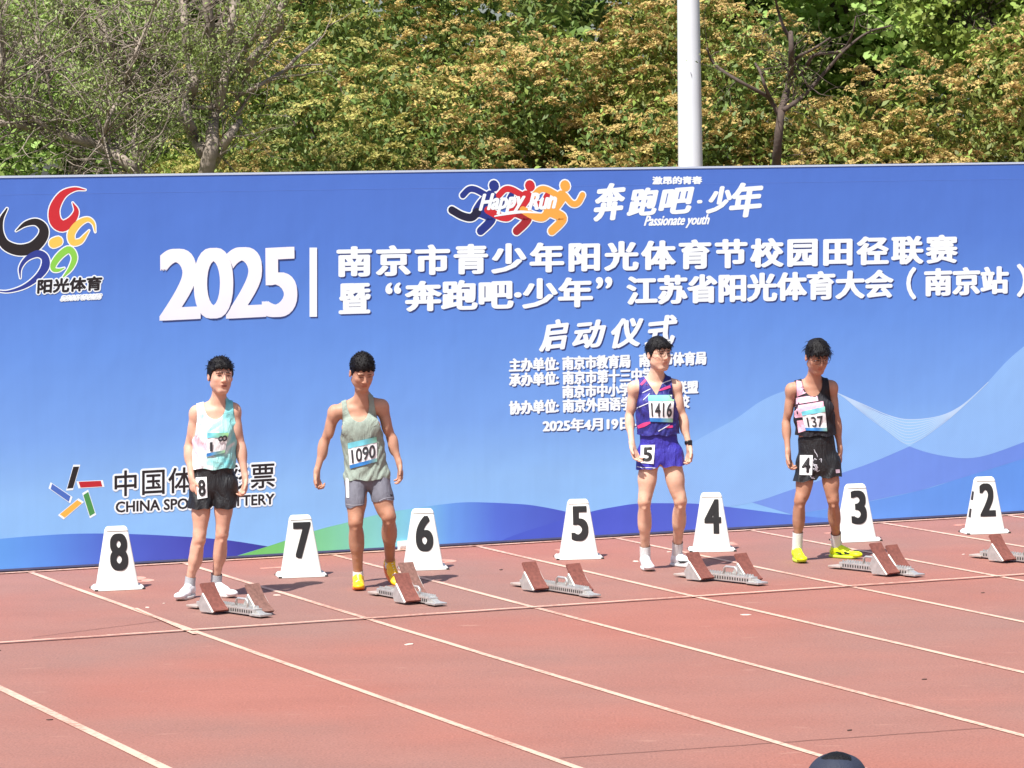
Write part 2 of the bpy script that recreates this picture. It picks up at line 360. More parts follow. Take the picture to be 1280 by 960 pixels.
for k in range(9):
    f = k / 8
    ribbon_px([(1046 + 6 * f, 491 + 3 * f), (1080, 506 + 14 * f * .8), (1110, 519 + 20 * f), (1137, 524.5 + 30 * f), (1175, 520 + 12 * f), (1205, 505 + 2 * f), (1235, 478)], [1.2 - f * .5] * 7, mb_, -0.0066 - 0.0003 * k)
mb_.build('sweep_lines', edge, banner)
# bottom blobs
M_left = ramp_mat('print_left_swell', [(us(-60), P255(104, 174, 244)), (us(60), P255(92, 146, 232)), (us(140), P255(80, 106, 208)), (us(230), P255(72, 82, 186)), (us(335), P255(58, 62, 158))], 'X', us(-60), us(340))
LAYER[0] = 0.0035
bpoly('print_swell', bclip(px(join(cr_spline([(-120, 690), (-60, 680), (0, 673.5), (50, 669.5), (100, 667), (162, 667.5), (225, 670.5), (282, 675), (335, 683)]), [(311, 690), (287, 700), (-120, 735)]))), M_left)
M_green = ramp_mat('print_green_to_blue', [(us(285), P255(112, 196, 108)), (us(345), P255(116, 200, 116)), (us(410), P255(124, 206, 160)), (us(470), P255(132, 210, 206)), (us(520), P255(126, 200, 236)), (us(560), P255(104, 160, 236)), (us(620), P255(84, 116, 218)), (us(700), P255(76, 96, 202))], 'X', us(285), us(705))
LAYER[0] = 0.005
bpoly('print_swell', bclip(px(join(cr_spline([(283, 699), (333, 683.5), (395, 663), (432, 653.5), (477, 642), (510, 636.5), (557, 630), (589, 627.7), (640, 629.5), (668, 632), (705, 639), (760, 652)]), [(760, 680), (620, 690), (283, 715)]))), M_green)
M_dark = ramp_mat('print_deep_blue', [(us(600), P255(70, 96, 204)), (us(760), P255(78, 96, 208)), (us(860), P255(84, 104, 212)), (us(1000), P255(92, 128, 222)), (us(1080), P255(96, 150, 232))], 'X', us(600), us(1090))
LAYER[0] = 0.0065
bpoly('print_swell', bclip(px(join(cr_spline([(612, 684), (640, 670), (702, 650), (741, 639), (766, 634), (797, 629.5), (837, 629), (876, 630), (921, 635), (989, 643.5), (1040, 648), (1090, 650)]), [(1090, 668), (612, 700)]))), M_dark)

def btext(name, s, bl, br, tl, m, grow=(0.006, 0.006), n=8, y0=0.010, step=0.0004, shear=0.0, spacing=1.0, shadow=None, outline=None, res=3, parent=None):
    """a line of lettering fitted between three photo pixels: bottom left, bottom right, top left"""
    O, X, Y = (np.array(onb(*q)) for q in (bl, br, tl)); U = X - O; W = Y - O
    V, Fc = text_geo(s, res, shear, spacing)
    base = O + V[:, :1] * U + V[:, 1:2] * W
    root = None
    def lay(offs, y, mat_, nm, par):
        o_ = MB()
        for i, (a, b) in enumerate(offs): o_.add([(q[0] + a, -(y + i * step), q[1] + b) for q in base], Fc)
        return o_.build(nm, mat_, par) if False else mesh(nm, o_.v, o_.f, mat_, par)
    root = lay((square(grow[0], grow[1]) if n < 0 else disk(grow[0], grow[1], n)) if n else [(0, 0)], y0, m, name, parent or banner)
    if shadow: lay([(a + shadow[0], b + shadow[1]) for a, b in disk(grow[0], grow[1], 6)], y0 - 0.003, shadow[2], 'letter_shadow', root)
    if outline: lay(disk(outline[0], outline[0], 12) + disk(outline[0] * .6, outline[0] * .6, 6), y0 - 0.006, outline[1], 'letter_outline', root)
    return root
M_white = mat('print_white', rgb(240, 252, 255, 0.95), 0.55)
M_ink = mat('print_black', rgb(30, 26, 28), 0.55)
M_shade = mat('print_shadow_blue', P255(48, 66, 130, 0.8), 0.6)
# 2025 with its bar: heavy overlapping numerals
M_num = ramp_mat('print_numeral', [(1.8, rgb(234, 240, 252, .93)), (2.15, rgb(246, 248, 252, .93)), (2.45, rgb(250, 250, 252, .93))], 'Z', 1.8, 2.45, streak=0.0)
for i, (ch, x0, x1, b, t_) in enumerate((('2', 203, 247, 398.5, 314), ('0', 246, 288, 397, 313), ('2', 286, 329, 396, 312), ('5', 331, 368, 395, 312.5))):
    btext('year_numeral', ch, (x0, b), (x1, b - 2.2), (x0 - .6, t_), M_num, (0.024, 0.014), -1, y0=0.013 + 0.004 * (i % 2) + (0.0 if ch != '0' else 0.003), step=0.0003, shadow=(0.012, -0.014, M_shade), res=6)
mb_ = MB(); ribbon_uv([onb(391.5, 396), onb(391.5, 309.5)], [0.062, 0.062], mb_, -0.0125, 1); 
mb_.build('title_bar', M_white, banner)
mb_ = MB(); q0, q1 = onb(391.5, 396), onb(391.5, 309.5); ribbon_uv([(q0[0] + .008, q0[1] - .01), (q1[0] + .008, q1[1] - .01)], [0.062, 0.062], mb_, -0.0095, 1); mb_.build('title_bar_shadow', M_shade, banner)
SH = (0.010, -0.011, M_shade)
btext('title_lettering', '南京市青少年阳光体育节校园田径联赛', (423, 345.5), (1195, 328), (423, 309), M_white, (0.0165, 0.008), 10, spacing=1.0 + .19, shadow=SH)
btext('title_lettering', '暨', (425.5, 391.5), (461, 390.5), (425.5, 355.5), M_white, (0.0155, 0.008), 10, shadow=SH)
btext('title_lettering', '“', (483, 366.5), (500, 366), (483, 354.5), M_white, (0.010, 0.008), 8, shadow=SH)
btext('title_lettering', '奔跑吧·少年', (508, 388.5), (739, 382.5), (508, 352.5), M_white, (0.0155, 0.008), 10, shadow=SH)
btext('title_lettering', '”', (746, 360), (764, 359.5), (746, 347.5), M_white, (0.010, 0.008), 8, shadow=SH)
btext('title_lettering', '江苏省阳光体育大会', (785, 380.5), (1115, 371), (785, 346), M_white, (0.0155, 0.008), 10, shadow=SH)
btext('title_lettering', '（', (1134, 373), (1144, 373), (1134, 335), M_white, (0.010, 0.010), 8, shadow=SH)
btext('title_lettering', '南京站', (1157, 369.5), (1259, 366), (1157, 336.5), M_white, (0.0155, 0.008), 10, shadow=SH)
btext('title_lettering', '）', (1272, 370), (1283, 370), (1272, 331), M_white, (0.010, 0.010), 8, shadow=SH)
for ch, x0, x1, b, t_ in (('启', 678, 709, 439, 401), ('动', 719, 756, 436, 402), ('仪', 766, 802, 435, 399), ('式', 810, 845, 433, 396)):
    btext('ceremony_lettering', ch, (x0 - 3, b), (x1 - 3, b - 3.5), (x0 + 1, t_ + 1), M_white, (0.0125, 0.0075), 10, shear=0.10, shadow=SH)
sm = (0.0075, 0.0045)
SHs = (0.007, -0.008, M_shade)
for s_, x0, x1, yb0, yb1, h_ in (('主办单位:', 637, 697.5, 464.5, 462.5, 16.0), ('南京市教育局', 703.5, 787, 462.3, 459.2, 16.4), ('南京市体育局', 799.5, 882, 458.6, 455.4, 16.4),
        ('承办单位:', 637, 697.5, 483, 480.5, 16.0), ('南京市第十三中学', 704, 816, 480.3, 476, 16.4), ('南京市中小学体育运动联盟', 703.5, 872, 497.5, 491.5, 16.0),
        ('协办单位:', 637, 697.5, 518, 515.5, 16.4), ('南京外国语学校仙林分校', 704, 861, 515.3, 509.5, 16.2), ('2025年4月19日-20日', 679, 826, 540, 535, 15.5)):
    btext('organiser_lettering', s_, (x0, yb0), (x1, yb1), (x0, yb0 - h_), M_white, sm, 6, y0=0.010, step=0.0004, shadow=SHs)
# heading of the event name
btext('small_heading', '激昂的青春', (816, 230.3), (877, 229.8), (816, 221), M_white, (0.006, 0.003), 6)
for ch, x0, x1, b, t_ in (('奔', 745, 779, 276, 230), ('跑', 787, 820, 270, 236), ('吧', 826, 864, 268, 236), ('少', 886, 913, 266, 234), ('年', 914, 951, 272, 229)):
    btext('brush_lettering', ch, (x0 - 2, b), (x1 - 2, b - 3), (x0 + 2, t_ + 1.5), M_white, (0.015, 0.009), 10, shear=0.08)
mb_ = MB(); ribbon_uv([onb(873, 252.2), onb(876, 252)], [0.028, 0.028], mb_, -0.012); mb_.build('brush_lettering', M_white, banner)
btext('script_lettering', 'Passionate youth', (805, 286), (886, 284), (806, 270), M_white, (0.0045, 0.003), 6, shear=0.35)
# three running figures with the script words
def Q(x, y): return (540 + x / 3.048, 210 + y / 3.048)
C_navy, C_dk, C_red, C_org = (mat('logo_navy', P255(30, 52, 136), .6), mat('logo_ink', P255(22, 24, 56), .6), mat('logo_red', P255(205, 40, 50), .6), mat('logo_orange', P255(250, 176, 76), .6))
figs = []
for dx, cbody, cleg, crear in ((0, C_navy, C_navy, C_dk), (137, C_red, mat('logo_dark_red', P255(165, 35, 45), .6), C_red), (271, C_org, C_org, C_org)):
    limbs = [([(235 + dx, 66), (237 + dx, 70)], [44 / 3.05] * 2, cbody),
             ([(222 + dx, 108), (195 + dx, 140), (175 + dx, 165)], [17, 19, 17], cbody),
             ([(200 + dx, 100), (165 + dx, 82), (140 + dx, 82), (117 + dx, 104)], [8.5] * 4, cbody),
             ([(235 + dx, 105), (262 + dx, 135), (285 + dx, 132), (302 + dx, 103)], [8.5] * 4, cbody),
             ([(190 + dx, 170), (225 + dx, 188), (218 + dx, 208), (185 + dx, 240)], [14, 13, 12, 11.5], cleg),
             ([(172 + dx, 168), (150 + dx, 188), (115 + dx, 182), (75 + dx, 160)], [12, 11, 10.5, 10.5], crear)]
    figs.append(limbs)
ow = MB()
for i, L_ in enumerate(figs):
    for j, (p_, w_, c_) in enumerate(L_): ribbon_px([Q(*q) for q in p_], w_, ow, -(0.0090 + 0.00015 * (i * 6 + j)), 0.021)
logo1 = ow.build('running_emblem', M_white, banner)
for i, L_ in enumerate(figs):
    for j, (p_, w_, c_) in enumerate(L_):
        o_ = MB(); ribbon_px([Q(*q) for q in p_], w_, o_, -(0.0125 + 0.00045 * (i * 6 + j))); o_.build('emblem_limb', c_, logo1)
btext('script_lettering', 'Happy', Q(180, 180) , Q(350, 166), Q(184, 102), M_white, (0.008, 0.006), 8, y0=0.022, shear=0.3, parent=logo1)
btext('script_lettering', 'Run', Q(368, 160), Q(470, 152), Q(372, 98), M_white, (0.009, 0.006), 8, y0=0.022, shear=0.25, parent=logo1)
o_ = MB(); ribbon_px([Q(238, 184), Q(290, 172), Q(350, 167), Q(410, 172)], [1.5, 4.5, 3.5, 0.8], o_, -0.0225); o_.build('underline_swash', M_white, logo1)
# swirl emblem at the far left
def Q(x, y): return (x / 6, 220 + y / 6)
C_y, C_g, C_bl = mat('logo_yellow', P255(254, 206, 92), .6), mat('logo_green', P255(140, 214, 78), .6), mat('logo_blue', P255(40, 60, 150), .6)
sw = [(C_red, [(640, 104), (560, 98), (470, 140), (410, 240), (415, 335), (470, 375), (535, 335), (572, 265), (545, 200)], [1, 5, 10, 14, 16, 15, 11, 7, 1]),
      (C_y, [(714, 420), (700, 355), (655, 325), (585, 360), (535, 430), (545, 495), (600, 490), (640, 445), (668, 408)], [1, 4, 6, 9, 10, 9, 7, 4, .8]),
      (C_g, [(465, 768), (530, 690), (558, 610), (520, 552), (455, 590), (402, 660), (402, 700), (440, 706), (482, 690)], [1, 6, 8, 9, 9, 8, 6, 4, 1]),
      (M_ink, [(52, 245), (8, 330), (0, 430), (40, 515), (140, 555), (245, 535), (318, 460), (325, 390), (270, 345), (190, 360), (120, 412)], [2, 6, 10, 13, 14.5, 15, 14, 12, 9, 6, 1]),
      (C_bl, [(152, 765), (152, 690), (200, 620), (280, 582), (335, 610), (338, 680), (280, 760), (180, 830), (60, 866), (-30, 860)], [1, 4, 6, 9, 10, 11, 8, 5, 2.5, 1])]
ow = MB()
for j, (c_, p_, w_) in enumerate(sw): ribbon_px([Q(*q) for q in p_], w_, ow, -(0.008 + 0.0003 * j), 0.017)
ribbon_px([Q(402, 503), Q(434, 490)], [13, 13], ow, -0.0096, 0.017)
logo2 = ow.build('swirl_emblem', M_white, banner)
for j, (c_, p_, w_) in enumerate(sw):
    o_ = MB(); ribbon_px([Q(*q) for q in p_], w_, o_, -(0.011 + 0.0004 * j)); o_.build('emblem_swirl', c_, logo2)
o_ = MB(); ribbon_px([Q(402, 503), Q(434, 490)], [13, 13], o_, -0.0134); o_.build('emblem_dot', C_y, logo2)
OL = (0.011, M_white)
btext('sunny_lettering', '阳光体育', (47, 366.5), (127, 362), (47, 350), M_ink, (0.006, 0.006), 8, y0=0.022, shear=0.05, outline=(0.016, M_white), parent=logo2)
btext('sunny_lettering', 'SUNNY SPORTS', (76, 375.5), (126, 373), (77, 370.5), M_ink, (0, 0), 0, y0=0.022, shear=0.3, outline=(0.010, M_white), parent=logo2)
# lottery sponsor
def Q(x, y): return (40 + x / 6.4, 570 + y / 6.4)
bars = [(M_ink, [(330, 86), (378, 84), (328, 256), (280, 262)]), (mat('logo_crimson', P255(190, 34, 46), .6), [(372, 206), (550, 198), (563, 244), (388, 254)]),
        (mat('logo_leaf', P255(72, 150, 78), .6), [(410, 312), (450, 286), (504, 456), (462, 482)]), (mat('logo_gold', P255(246, 186, 78), .6), [(222, 466), (362, 352), (400, 376), (262, 494)]),
        (mat('logo_cobalt', P255(72, 112, 196), .6), [(160, 222), (308, 322), (294, 366), (148, 264)])]
ow = MB()
for j, (c_, p_) in enumerate(bars):
    cx = sum(q[0] for q in p_) / 4; cy = sum(q[1] for q in p_) / 4
    gr = []
    for q in p_:
        d = np.array((q[0] - cx, q[1] - cy)); d = d / np.linalg.norm(d); gr.append(onb(*Q(q[0] + d[0] * 17, q[1] + d[1] * 17)))
    bpoly('x', gr, None, dz=0.008 + 0.0003 * j, mb_out=ow)
logo3 = ow.build('star_emblem', M_white, banner)
for j, (c_, p_) in enumerate(bars): bpoly('emblem_bar', [onb(*Q(*q)) for q in p_], c_, logo3, dz=0.0105)
btext('sponsor_lettering', '中国体育彩票', (143.5, 620.5), (343, 609), (143.5, 589), M_ink, (0.0035, 0.0035), 8, y0=0.020, spacing=1.08, outline=(0.019, M_white))
btext('sponsor_lettering', 'CHINA SPORTS LOTTERY', (145, 640.5), (342.5, 630), (145, 627.5), M_ink, (0.004, 0.003), 8, y0=0.020, outline=(0.017, M_white))
# a roll of white tape by the foot of the banner
q = gp(504, 688); tp = empty('paper_roll', (q.x, q.y + .03, 0), 0.5)
tag(tp, 'small white paper roll lying against the banner foot beside the marker numbered 6', 'paper roll')
m_ = MB(); m_.tube([(-.045, 0, .037), (.045, 0, .037)], .036, 18); m_.build('roll', mat('roll_white', rgb(240, 240, 238, .85), .6), tp, bevel=0.003)
m_ = MB(); m_.tube([(.0455, 0, .037), (.047, 0, .037)], .012, 12); m_.build('core', mat('roll_core', rgb(60, 50, 45), .8), tp)

# flat print: bring every printed layer close to the cloth
for c_ in banner.children:
    if c_.type == 'MESH' and not c_.name.startswith(('backdrop_cloth', 'top_edge', 'foot_hem', 'support_strut')): c_.scale = (1, 0.12, 1)

def folds(m, scale=16, strength=0.5, dist=0.03, sc=(1.6, 1, 0.55)):
    """broad soft wrinkles in a garment's cloth"""
    t = m.node_tree; N = t.nodes; L = t.links; b = N['Principled BSDF']; tc = N.new('ShaderNodeTexCoord'); mp = N.new('ShaderNodeMapping'); mp.inputs['Scale'].default_value = sc; L.new(tc.outputs['Object'], mp.inputs[0])
    n = N.new('ShaderNodeTexNoise'); n.inputs['Scale'].default_value = scale; n.inputs['Detail'].default_value = 3; n.inputs['Distortion'].default_value = 1.5; L.new(mp.outputs[0], n.inputs['Vector'])
    bp = N.new('ShaderNodeBump'); bp.inputs['Strength'].default_value = strength; bp.inputs['Distance'].default_value = dist; L.new(n.outputs['Fac'], bp.inputs['Height'])
    if b.inputs['Normal'].is_linked: L.new(b.inputs['Normal'].links[0].from_socket, bp.inputs['Normal'])
    L.new(bp.outputs[0], b.inputs['Normal']); return m
# scraps and grit lying on the track
rl = random.Random(3); M_scrap = mat('scrap_pale', rgb(226, 206, 192), .8); M_scrapd = mat('scrap_dark', rgb(74, 54, 48), .8)
for m_, n_, nm in ((M_scrap, 20, 'pale scraps of paper and chalk scattered on the track'), (M_scrapd, 22, 'dark crumbs of rubber and dirt scattered on the track')):
    o_ = MB()
    for _ in range(n_):
        q = tr(rl.uniform(-3, 11), rl.uniform(-7, 2.8)); r_ = rl.uniform(.006, .022) * (1 if m_ is M_scrap else .8); a = rl.uniform(0, 6.28); k = rl.randint(4, 6)
        pts = [(q.x + r_ * 1.8 * math.cos(a) * math.cos(2 * math.pi * j / k) - r_ * math.sin(a) * math.sin(2 * math.pi * j / k), q.y + r_ * math.sin(a) * 1.8 * math.cos(2 * math.pi * j / k) + r_ * math.cos(a) * math.sin(2 * math.pi * j / k), .001) for j in range(k)]
        o_.prism(pts, (0, 0, .004))
    tag(o_.build('debris', m_), nm, 'debris', kind='stuff')
# ------------------------------------------------------------------ faded lane numerals painted on the track
for k, (lane, t_) in enumerate(((7.5, 3.02), (6.5, 3.05), (5.5, 3.08), (4.5, 3.1), (3.5, 3.12), (2.5, 3.15), (1.5, 3.18))):
    V, Fc = text_geo('87654321'[k], 5); o_ = MB()
    for i, (a, b) in enumerate(disk(0.02, 0.012, 6)):
        o_.add([(lambda q: (q.x, q.y, 0.0012 + 0.0001 * i))(tr(lane + (0.5 - u) * 0.2 - a / LANE + .06, t_ - 0.1 + v * 0.42 + b)) for u, v in V], Fc)
    f_ = mesh('painted_numeral', o_.v, o_.f, M_faint, track); face_up(f_)

# ------------------------------------------------------------------ lane marker boxes
M_mark = worn_paint('marker_plastic', rgb(238, 238, 232, .86), rgb(178, 166, 150), 0.335, 0.375, 34)
M_num2 = worn_paint('marker_numeral', rgb(28, 28, 29), rgb(160, 160, 158), 0.33, 0.36, 60)
M_grime = mat('marker_grime', rgb(150, 140, 128), 0.8, var=0.3)
M_rub = mat('marker_foot_rubber', rgb(50, 45, 42), 0.8)
def marker(num, base, rz, label, num_w=0.13, w0=0.150, tilt=0.0):
    """tapered lane box: front face leans back, flange with feet at the bottom, cap on top; front looks to -y"""
    root = empty('lane_marker', base, rz); tag(root, label, 'lane marker', 'numbered lane markers in front of the banner')
    H = 0.455
    def sec(z):                                            # half width, front y, back y
        f = z / H; return (0.145 * (1 - f) + 0.077 * f, -0.100 * (1 - f) - 0.035 * f, 0.100 * (1 - f) + 0.035 * f)
    vs = []; fs = []; Z = [0.022, 0.05, 0.15, 0.25, 0.35, 0.43, 0.448, H]
    ring = 20
    for z in Z:
        hw, y0, y1 = sec(z); sh = 0.0 if z < .44 else (0.006 if z < H else 0.014)
        hw -= sh; y0 += sh; y1 -= sh; c = 0.012
        for k in range(4):
            cx, cy = ((-1, -1), (1, -1), (1, 1), (-1, 1))[k]
            for j in range(5):
                an = math.pi + k * math.pi / 2 + j * math.pi / 8
                vs.append((cx * (hw - c) + c * math.cos(an), ((y0 + c) if cy < 0 else (y1 - c)) + c * math.sin(an), z))
    for i in range(len(Z) - 1):
        for k in range(ring): fs.append((i * ring + k, i * ring + (k + 1) % ring, (i + 1) * ring + (k + 1) % ring, (i + 1) * ring + k))
    fs.append(tuple(range((len(Z) - 1) * ring, len(Z) * ring)))
    b_ = mesh('body', vs, fs, M_mark, root, True)
    # flange, slightly warped
    o_ = MB(); n = 28; vs = []; 
    for zz, g in ((0.0, .002), (0.012, 0.0), (0.024, -.012)):
        for k in range(n):
            an = 2 * math.pi * k / n; ex = 0.180 + g; ey = 0.128 + g
            x_ = ex * math.copysign(abs(math.cos(an)) ** 0.28, math.cos(an)); y_ = ey * math.copysign(abs(math.sin(an)) ** 0.28, math.sin(an))
            vs.append((x_, y_, 0.003 + zz + 0.004 * math.sin(3 * an + num) * (zz > 0)))
    fs = [(i * n + k, i * n + (k + 1) % n, (i + 1) * n + (k + 1) % n, (i + 1) * n + k) for i in range(2) for k in range(n)] + [tuple(range(2 * n, 3 * n))]
    mesh('base_flange', vs, fs, M_mark, root, True)
    o_ = MB()
    for sx in (-1, 1):
        for sy in (-1, 1): o_ = MB(); o_.box((sx * .165 - .018, sy * .108 - .012, 0), (sx * .165 + .018, sy * .108 + .012, 0.012)); o_.build('foot', M_rub, root)
    # moulded rim line and grime under the cap
    hw, y0, y1 = sec(0.425); o_ = MB(); o_.box((-hw + .004, y0 - .0025, .421), (hw - .004, y0 + .01, .4245)); o_.build('rim_line', M_grime, root)
    # numeral lying on the leaning front face
    V, Fc = text_geo(str(num), 8); o_ = MB()
    zt, zb = 0.398, 0.148
    for i, (a, b) in enumerate(square(0.0108, 0.0080)):
        g = []
        for u, v in V:
            z = zb + v * (zt - zb) + b; xx = (u - .5) * (num_w - .02) + a + 0.004; y = sec(z)[1] - 0.0022 - 0.00015 * i; g.append((xx, y, z))
        o_.add(g, Fc)
    mesh('numeral', o_.v, o_.f, M_num2, root)
    # hand slots in the side wall
    for sx in ((-1, 1) if num == 2 else ()):
        for z0 in (.13, .27):
            o_ = MB(); pts = []
            for z, yy in ((z0, -.03), (z0, .03), (z0 + .07, .025), (z0 + .07, -.025)): pts.append((sx * (sec(z)[0] + .0015), yy, z))
            o_.add(pts, [(0, 1, 2, 3)]); o_.build('side_slot', M_rub, root)
    return root
mk = [(8, (150.5, 738), 17, 'white tapered lane marker numbered 8 at the far end of the row'), (7, (379.5, 722), 12, 'white tapered lane marker numbered 7 between the first two runners'),
      (6, (531.5, 713), 8, 'white tapered lane marker with chipped number 6 behind a maroon starting block'), (5, (725.5, 699.5), 5, 'clean white tapered lane marker numbered 5 beside the runner in purple shorts'),
      (4, (891.5, 690), 2, 'white tapered lane marker with angular number 4, its side edge scuffed'), (3, (1076, 677.5), 15, 'white tapered lane marker numbered 3 right behind the runner in pink and black'),
      (2, (1236.5, 667.5), 11, 'white tapered lane marker numbered 2 with dark slots in its side')]
for num, p_, rz, lab in mk:
    q = gp(*p_); M_ = Matrix.Rotation(R(rz), 3, 'Z'); off = M_ @ Vector((0, 0.115, 0))
    marker(num, (q.x + off.x, q.y + off.y, 0), R(rz), lab)

# ------------------------------------------------------------------ starting blocks
M_steel = mat('block_steel', rgb(196, 194, 190), 0.42, 0.2, 60, 0.12, 25, metal=0.55)
M_pad = mat('pad_rubber', rgb(124, 72, 62), 0.85, 0.5, 160, 0.22, 45)
M_pad2 = mat('pad_rubber_dusty', rgb(128, 92, 82), 0.9, 0.5, 160, 0.25, 40)
M_edge = mat('bracket_edge', rgb(214, 212, 206), 0.5)
M_hole = mat('dark_slot', rgb(46, 42, 40), 0.8)
M_plate = mat('plate_grey', rgb(165, 150, 142), 0.7, var=.15, vscale=30)
def block(rear, front, tl, trr, label, pads=(0, 0), hh=(0.0, 0.0)):
    """rail from the rear spike plate to the front one (photo pixels); tl, trr = metres from the rear to each pedal"""
    a, b = gp(*rear), gp(*front); d = b - a; L = d.length; root = empty('starting_block', (a.x, a.y, 0.012), math.atan2(d.y, d.x))
    tag(root, label, 'starting block', 'starting blocks on the track behind the start line')
    o_ = MB(); o_.prism([(0.0, -.05, 0.0), (0.0, .05, 0), (0.13, .05, 0), (.13, -.05, 0)], (0, 0, .014)); o_.build('rear_plate', M_plate, root, bevel=.003)
    o_ = MB(); o_.prism([(.10, -.033, 0), (L - .09, -.033, 0), (L - .09, -.033, .044), (.10, -.033, .044)], (0, .066, 0)); o_.build('rail', M_steel, root, bevel=.003)
    o_ = MB(); o_.prism([(L - .12, -.055, 0), (L, -.05, 0), (L, .05, 0), (L - .12, .055, 0)], (0, 0, .014)); o_.prism([(L - .11, -.024, .014), (L - .02, -.024, .014), (L - .088, -.024, .034)], (0, .048, 0)); o_.build('front_plate', M_steel, root, bevel=.002)
    # two rows of teeth on the rail
    o_ = MB(); k = .13
    while k < L - .12:
        for y in (-.031, .017): o_.prism([(k, y, .0435), (k + .016, y, .0435), (k + .008, y, .060)], (0, .014, 0))
        k += .026
    o_.build('rail_teeth', M_steel, root)['kind'] = 'stuff'
    o_ = MB(); k = .14
    while k < L - .12: o_.box((k, -.0345, .012), (k + .011, -.0332, .032)); o_.box((k, .0332, .012), (k + .011, .0345, .032)); k += .026
    o_.build('rail_holes', M_hole, root)['kind'] = 'stuff'
    for side, t0, mt, h_ in ((-1, tl, M_pad if not pads[0] else M_pad2, hh[0]), (1, trr, M_pad if not pads[1] else M_pad2, hh[1])):
        y0, y1 = (-.145, -.030) if side < 0 else (.030, .145)
        ln = .232 + h_; an = R(47); dx, dz = math.cos(an), math.sin(an)
        # pad: a rubber faced slab that leans back, face up and forward
        bot = Vector((t0, 0, .012)); topv = bot + Vector((-dx, 0, dz)) * ln; nrm = Vector((dz, 0, dx))
        ped = MB(); sag = 8; vs = []
        for i in range(sag + 1):
            f = i / sag; c = bot.lerp(topv, f) + nrm * (-.012 * math.sin(math.pi * f)) + Vector((.012 if i == 0 else 0, 0, -.004 if i == 0 else 0))
            for off_ in (0.0, .016):
                for yy in (y0, y1): q = c + nrm * off_; vs.append((q.x, yy, q.z))
        fs = []
        for i in range(sag):
            s_ = 4 * i; fs += [(s_, s_ + 1, s_ + 5, s_ + 4), (s_ + 2, s_ + 6, s_ + 7, s_ + 3), (s_, s_ + 4, s_ + 6, s_ + 2), (s_ + 1, s_ + 3, s_ + 7, s_ + 5)]
        fs += [(0, 2, 3, 1), (4 * sag, 4 * sag + 1, 4 * sag + 3, 4 * sag + 2)]
        ped.add(vs, fs); pd = ped.build('foot_pad', mt, root)
        # triangular bracket plates each side of the pad
        for yy in (y0 - .004, y1 + .001):
            o_ = MB(); o_.prism([(t0 - .01, yy, .002), (t0 - .15, yy, .002), (t0 - .175, yy, .05), (t0 - dx * ln * .72 - .012, yy, dz * ln * .72)], (0, .003, 0))
            br_ = o_.build('bracket', M_steel, root)
            e_ = MB(); e_.tube([(t0, yy + .0015, .006), (t0 - dx * ln * .72 - .004, yy + .0015, dz * ln * .72 + .004)], .007, 6); e_.build('bracket_edge', M_edge, br_)
        o_ = MB(); o_.box((t0 - .16, min(y0, y1), .03), (t0 - .13, max(y0, y1), .036)); o_.tube([(t0 - .12, y0, .05), (t0 - .12, y1, .05)], .006, 8); o_.build('cross_bar', M_steel, root)
    o_ = MB(); xm = (tl + trr) / 2 + .02
    if abs(tl - trr) < .12: xm = tl - .3
    o_.tube([(xm - .07, -.02, .045), (xm - .065, -.02, .09), (xm - .045, -.02, .102), (xm + .045, -.02, .102), (xm + .065, -.02, .09), (xm + .07, -.02, .045)], .009, 8)
    o_.build('carry_handle', M_steel, root, True)
    return root
block((240, 759.5), (333, 772.8), .46, .74, 'starting block with one bright and one dusty pad before the leftmost runner', (0, 1))
block((467, 743), (551, 758.5), .70, .50, 'metal starting block with dusty pads directly in front of marker 6', (0, 1), (0.0, .06))
block((645, 732), (744, 748), .46, .76, 'metal starting block standing alone in the empty lane in front of marker 5')
block((848, 720.5), (954, 732.5), .40, .72, 'metal starting block in front of marker 4 beside white running shoes')
block((1041, 710), (1150, 722), .72, .68, 'starting block with long bare rail behind its pads beside yellow green shoes', (0, 0), (.04, 0))
block((1217, 696.5), (1322, 708), .47, .76, 'metal starting block cut by the photo edge in front of marker 2')

# ------------------------------------------------------------------ lamp pole behind the banner
q = at(863, 205, 37); pole = empty('lamp_pole', (q.x, 37, 0)); tag(pole, 'thick white lamp pole rising behind the banner in front of the shrubs', 'pole')
m_ = MB(); r_ = [0.150, 0.142, 0.128, 0.115, .10, .085]; zz = [0, 1.5, 3.2, 5.2, 8, 11]
m_.tube([(0, 0, z) for z in zz], r_, 32); m_.build('shaft', mat('pole_white', rgb(236, 238, 242, .86), 0.4, var=.03), pole, True)
m_ = MB(); m_.tube([(0, 0, 0), (0, 0, .03)], .26, 24); m_.build('base_plate', M_alu, pole)
for an in (0.6, -0.6):
    m_ = MB(); m_.tube([(0, 0, 10.9), (math.sin(an) * .8, -.9, 11.3)], .04, 8); a_ = m_.build('lamp_arm', M_alu, pole)
    m_ = MB(); m_.box((math.sin(an) * .8 - .2, -1.2, 11.2), (math.sin(an) * .8 + .2, -.8, 11.35)); m_.build('lamp_head', M_alu, a_, bevel=.02)
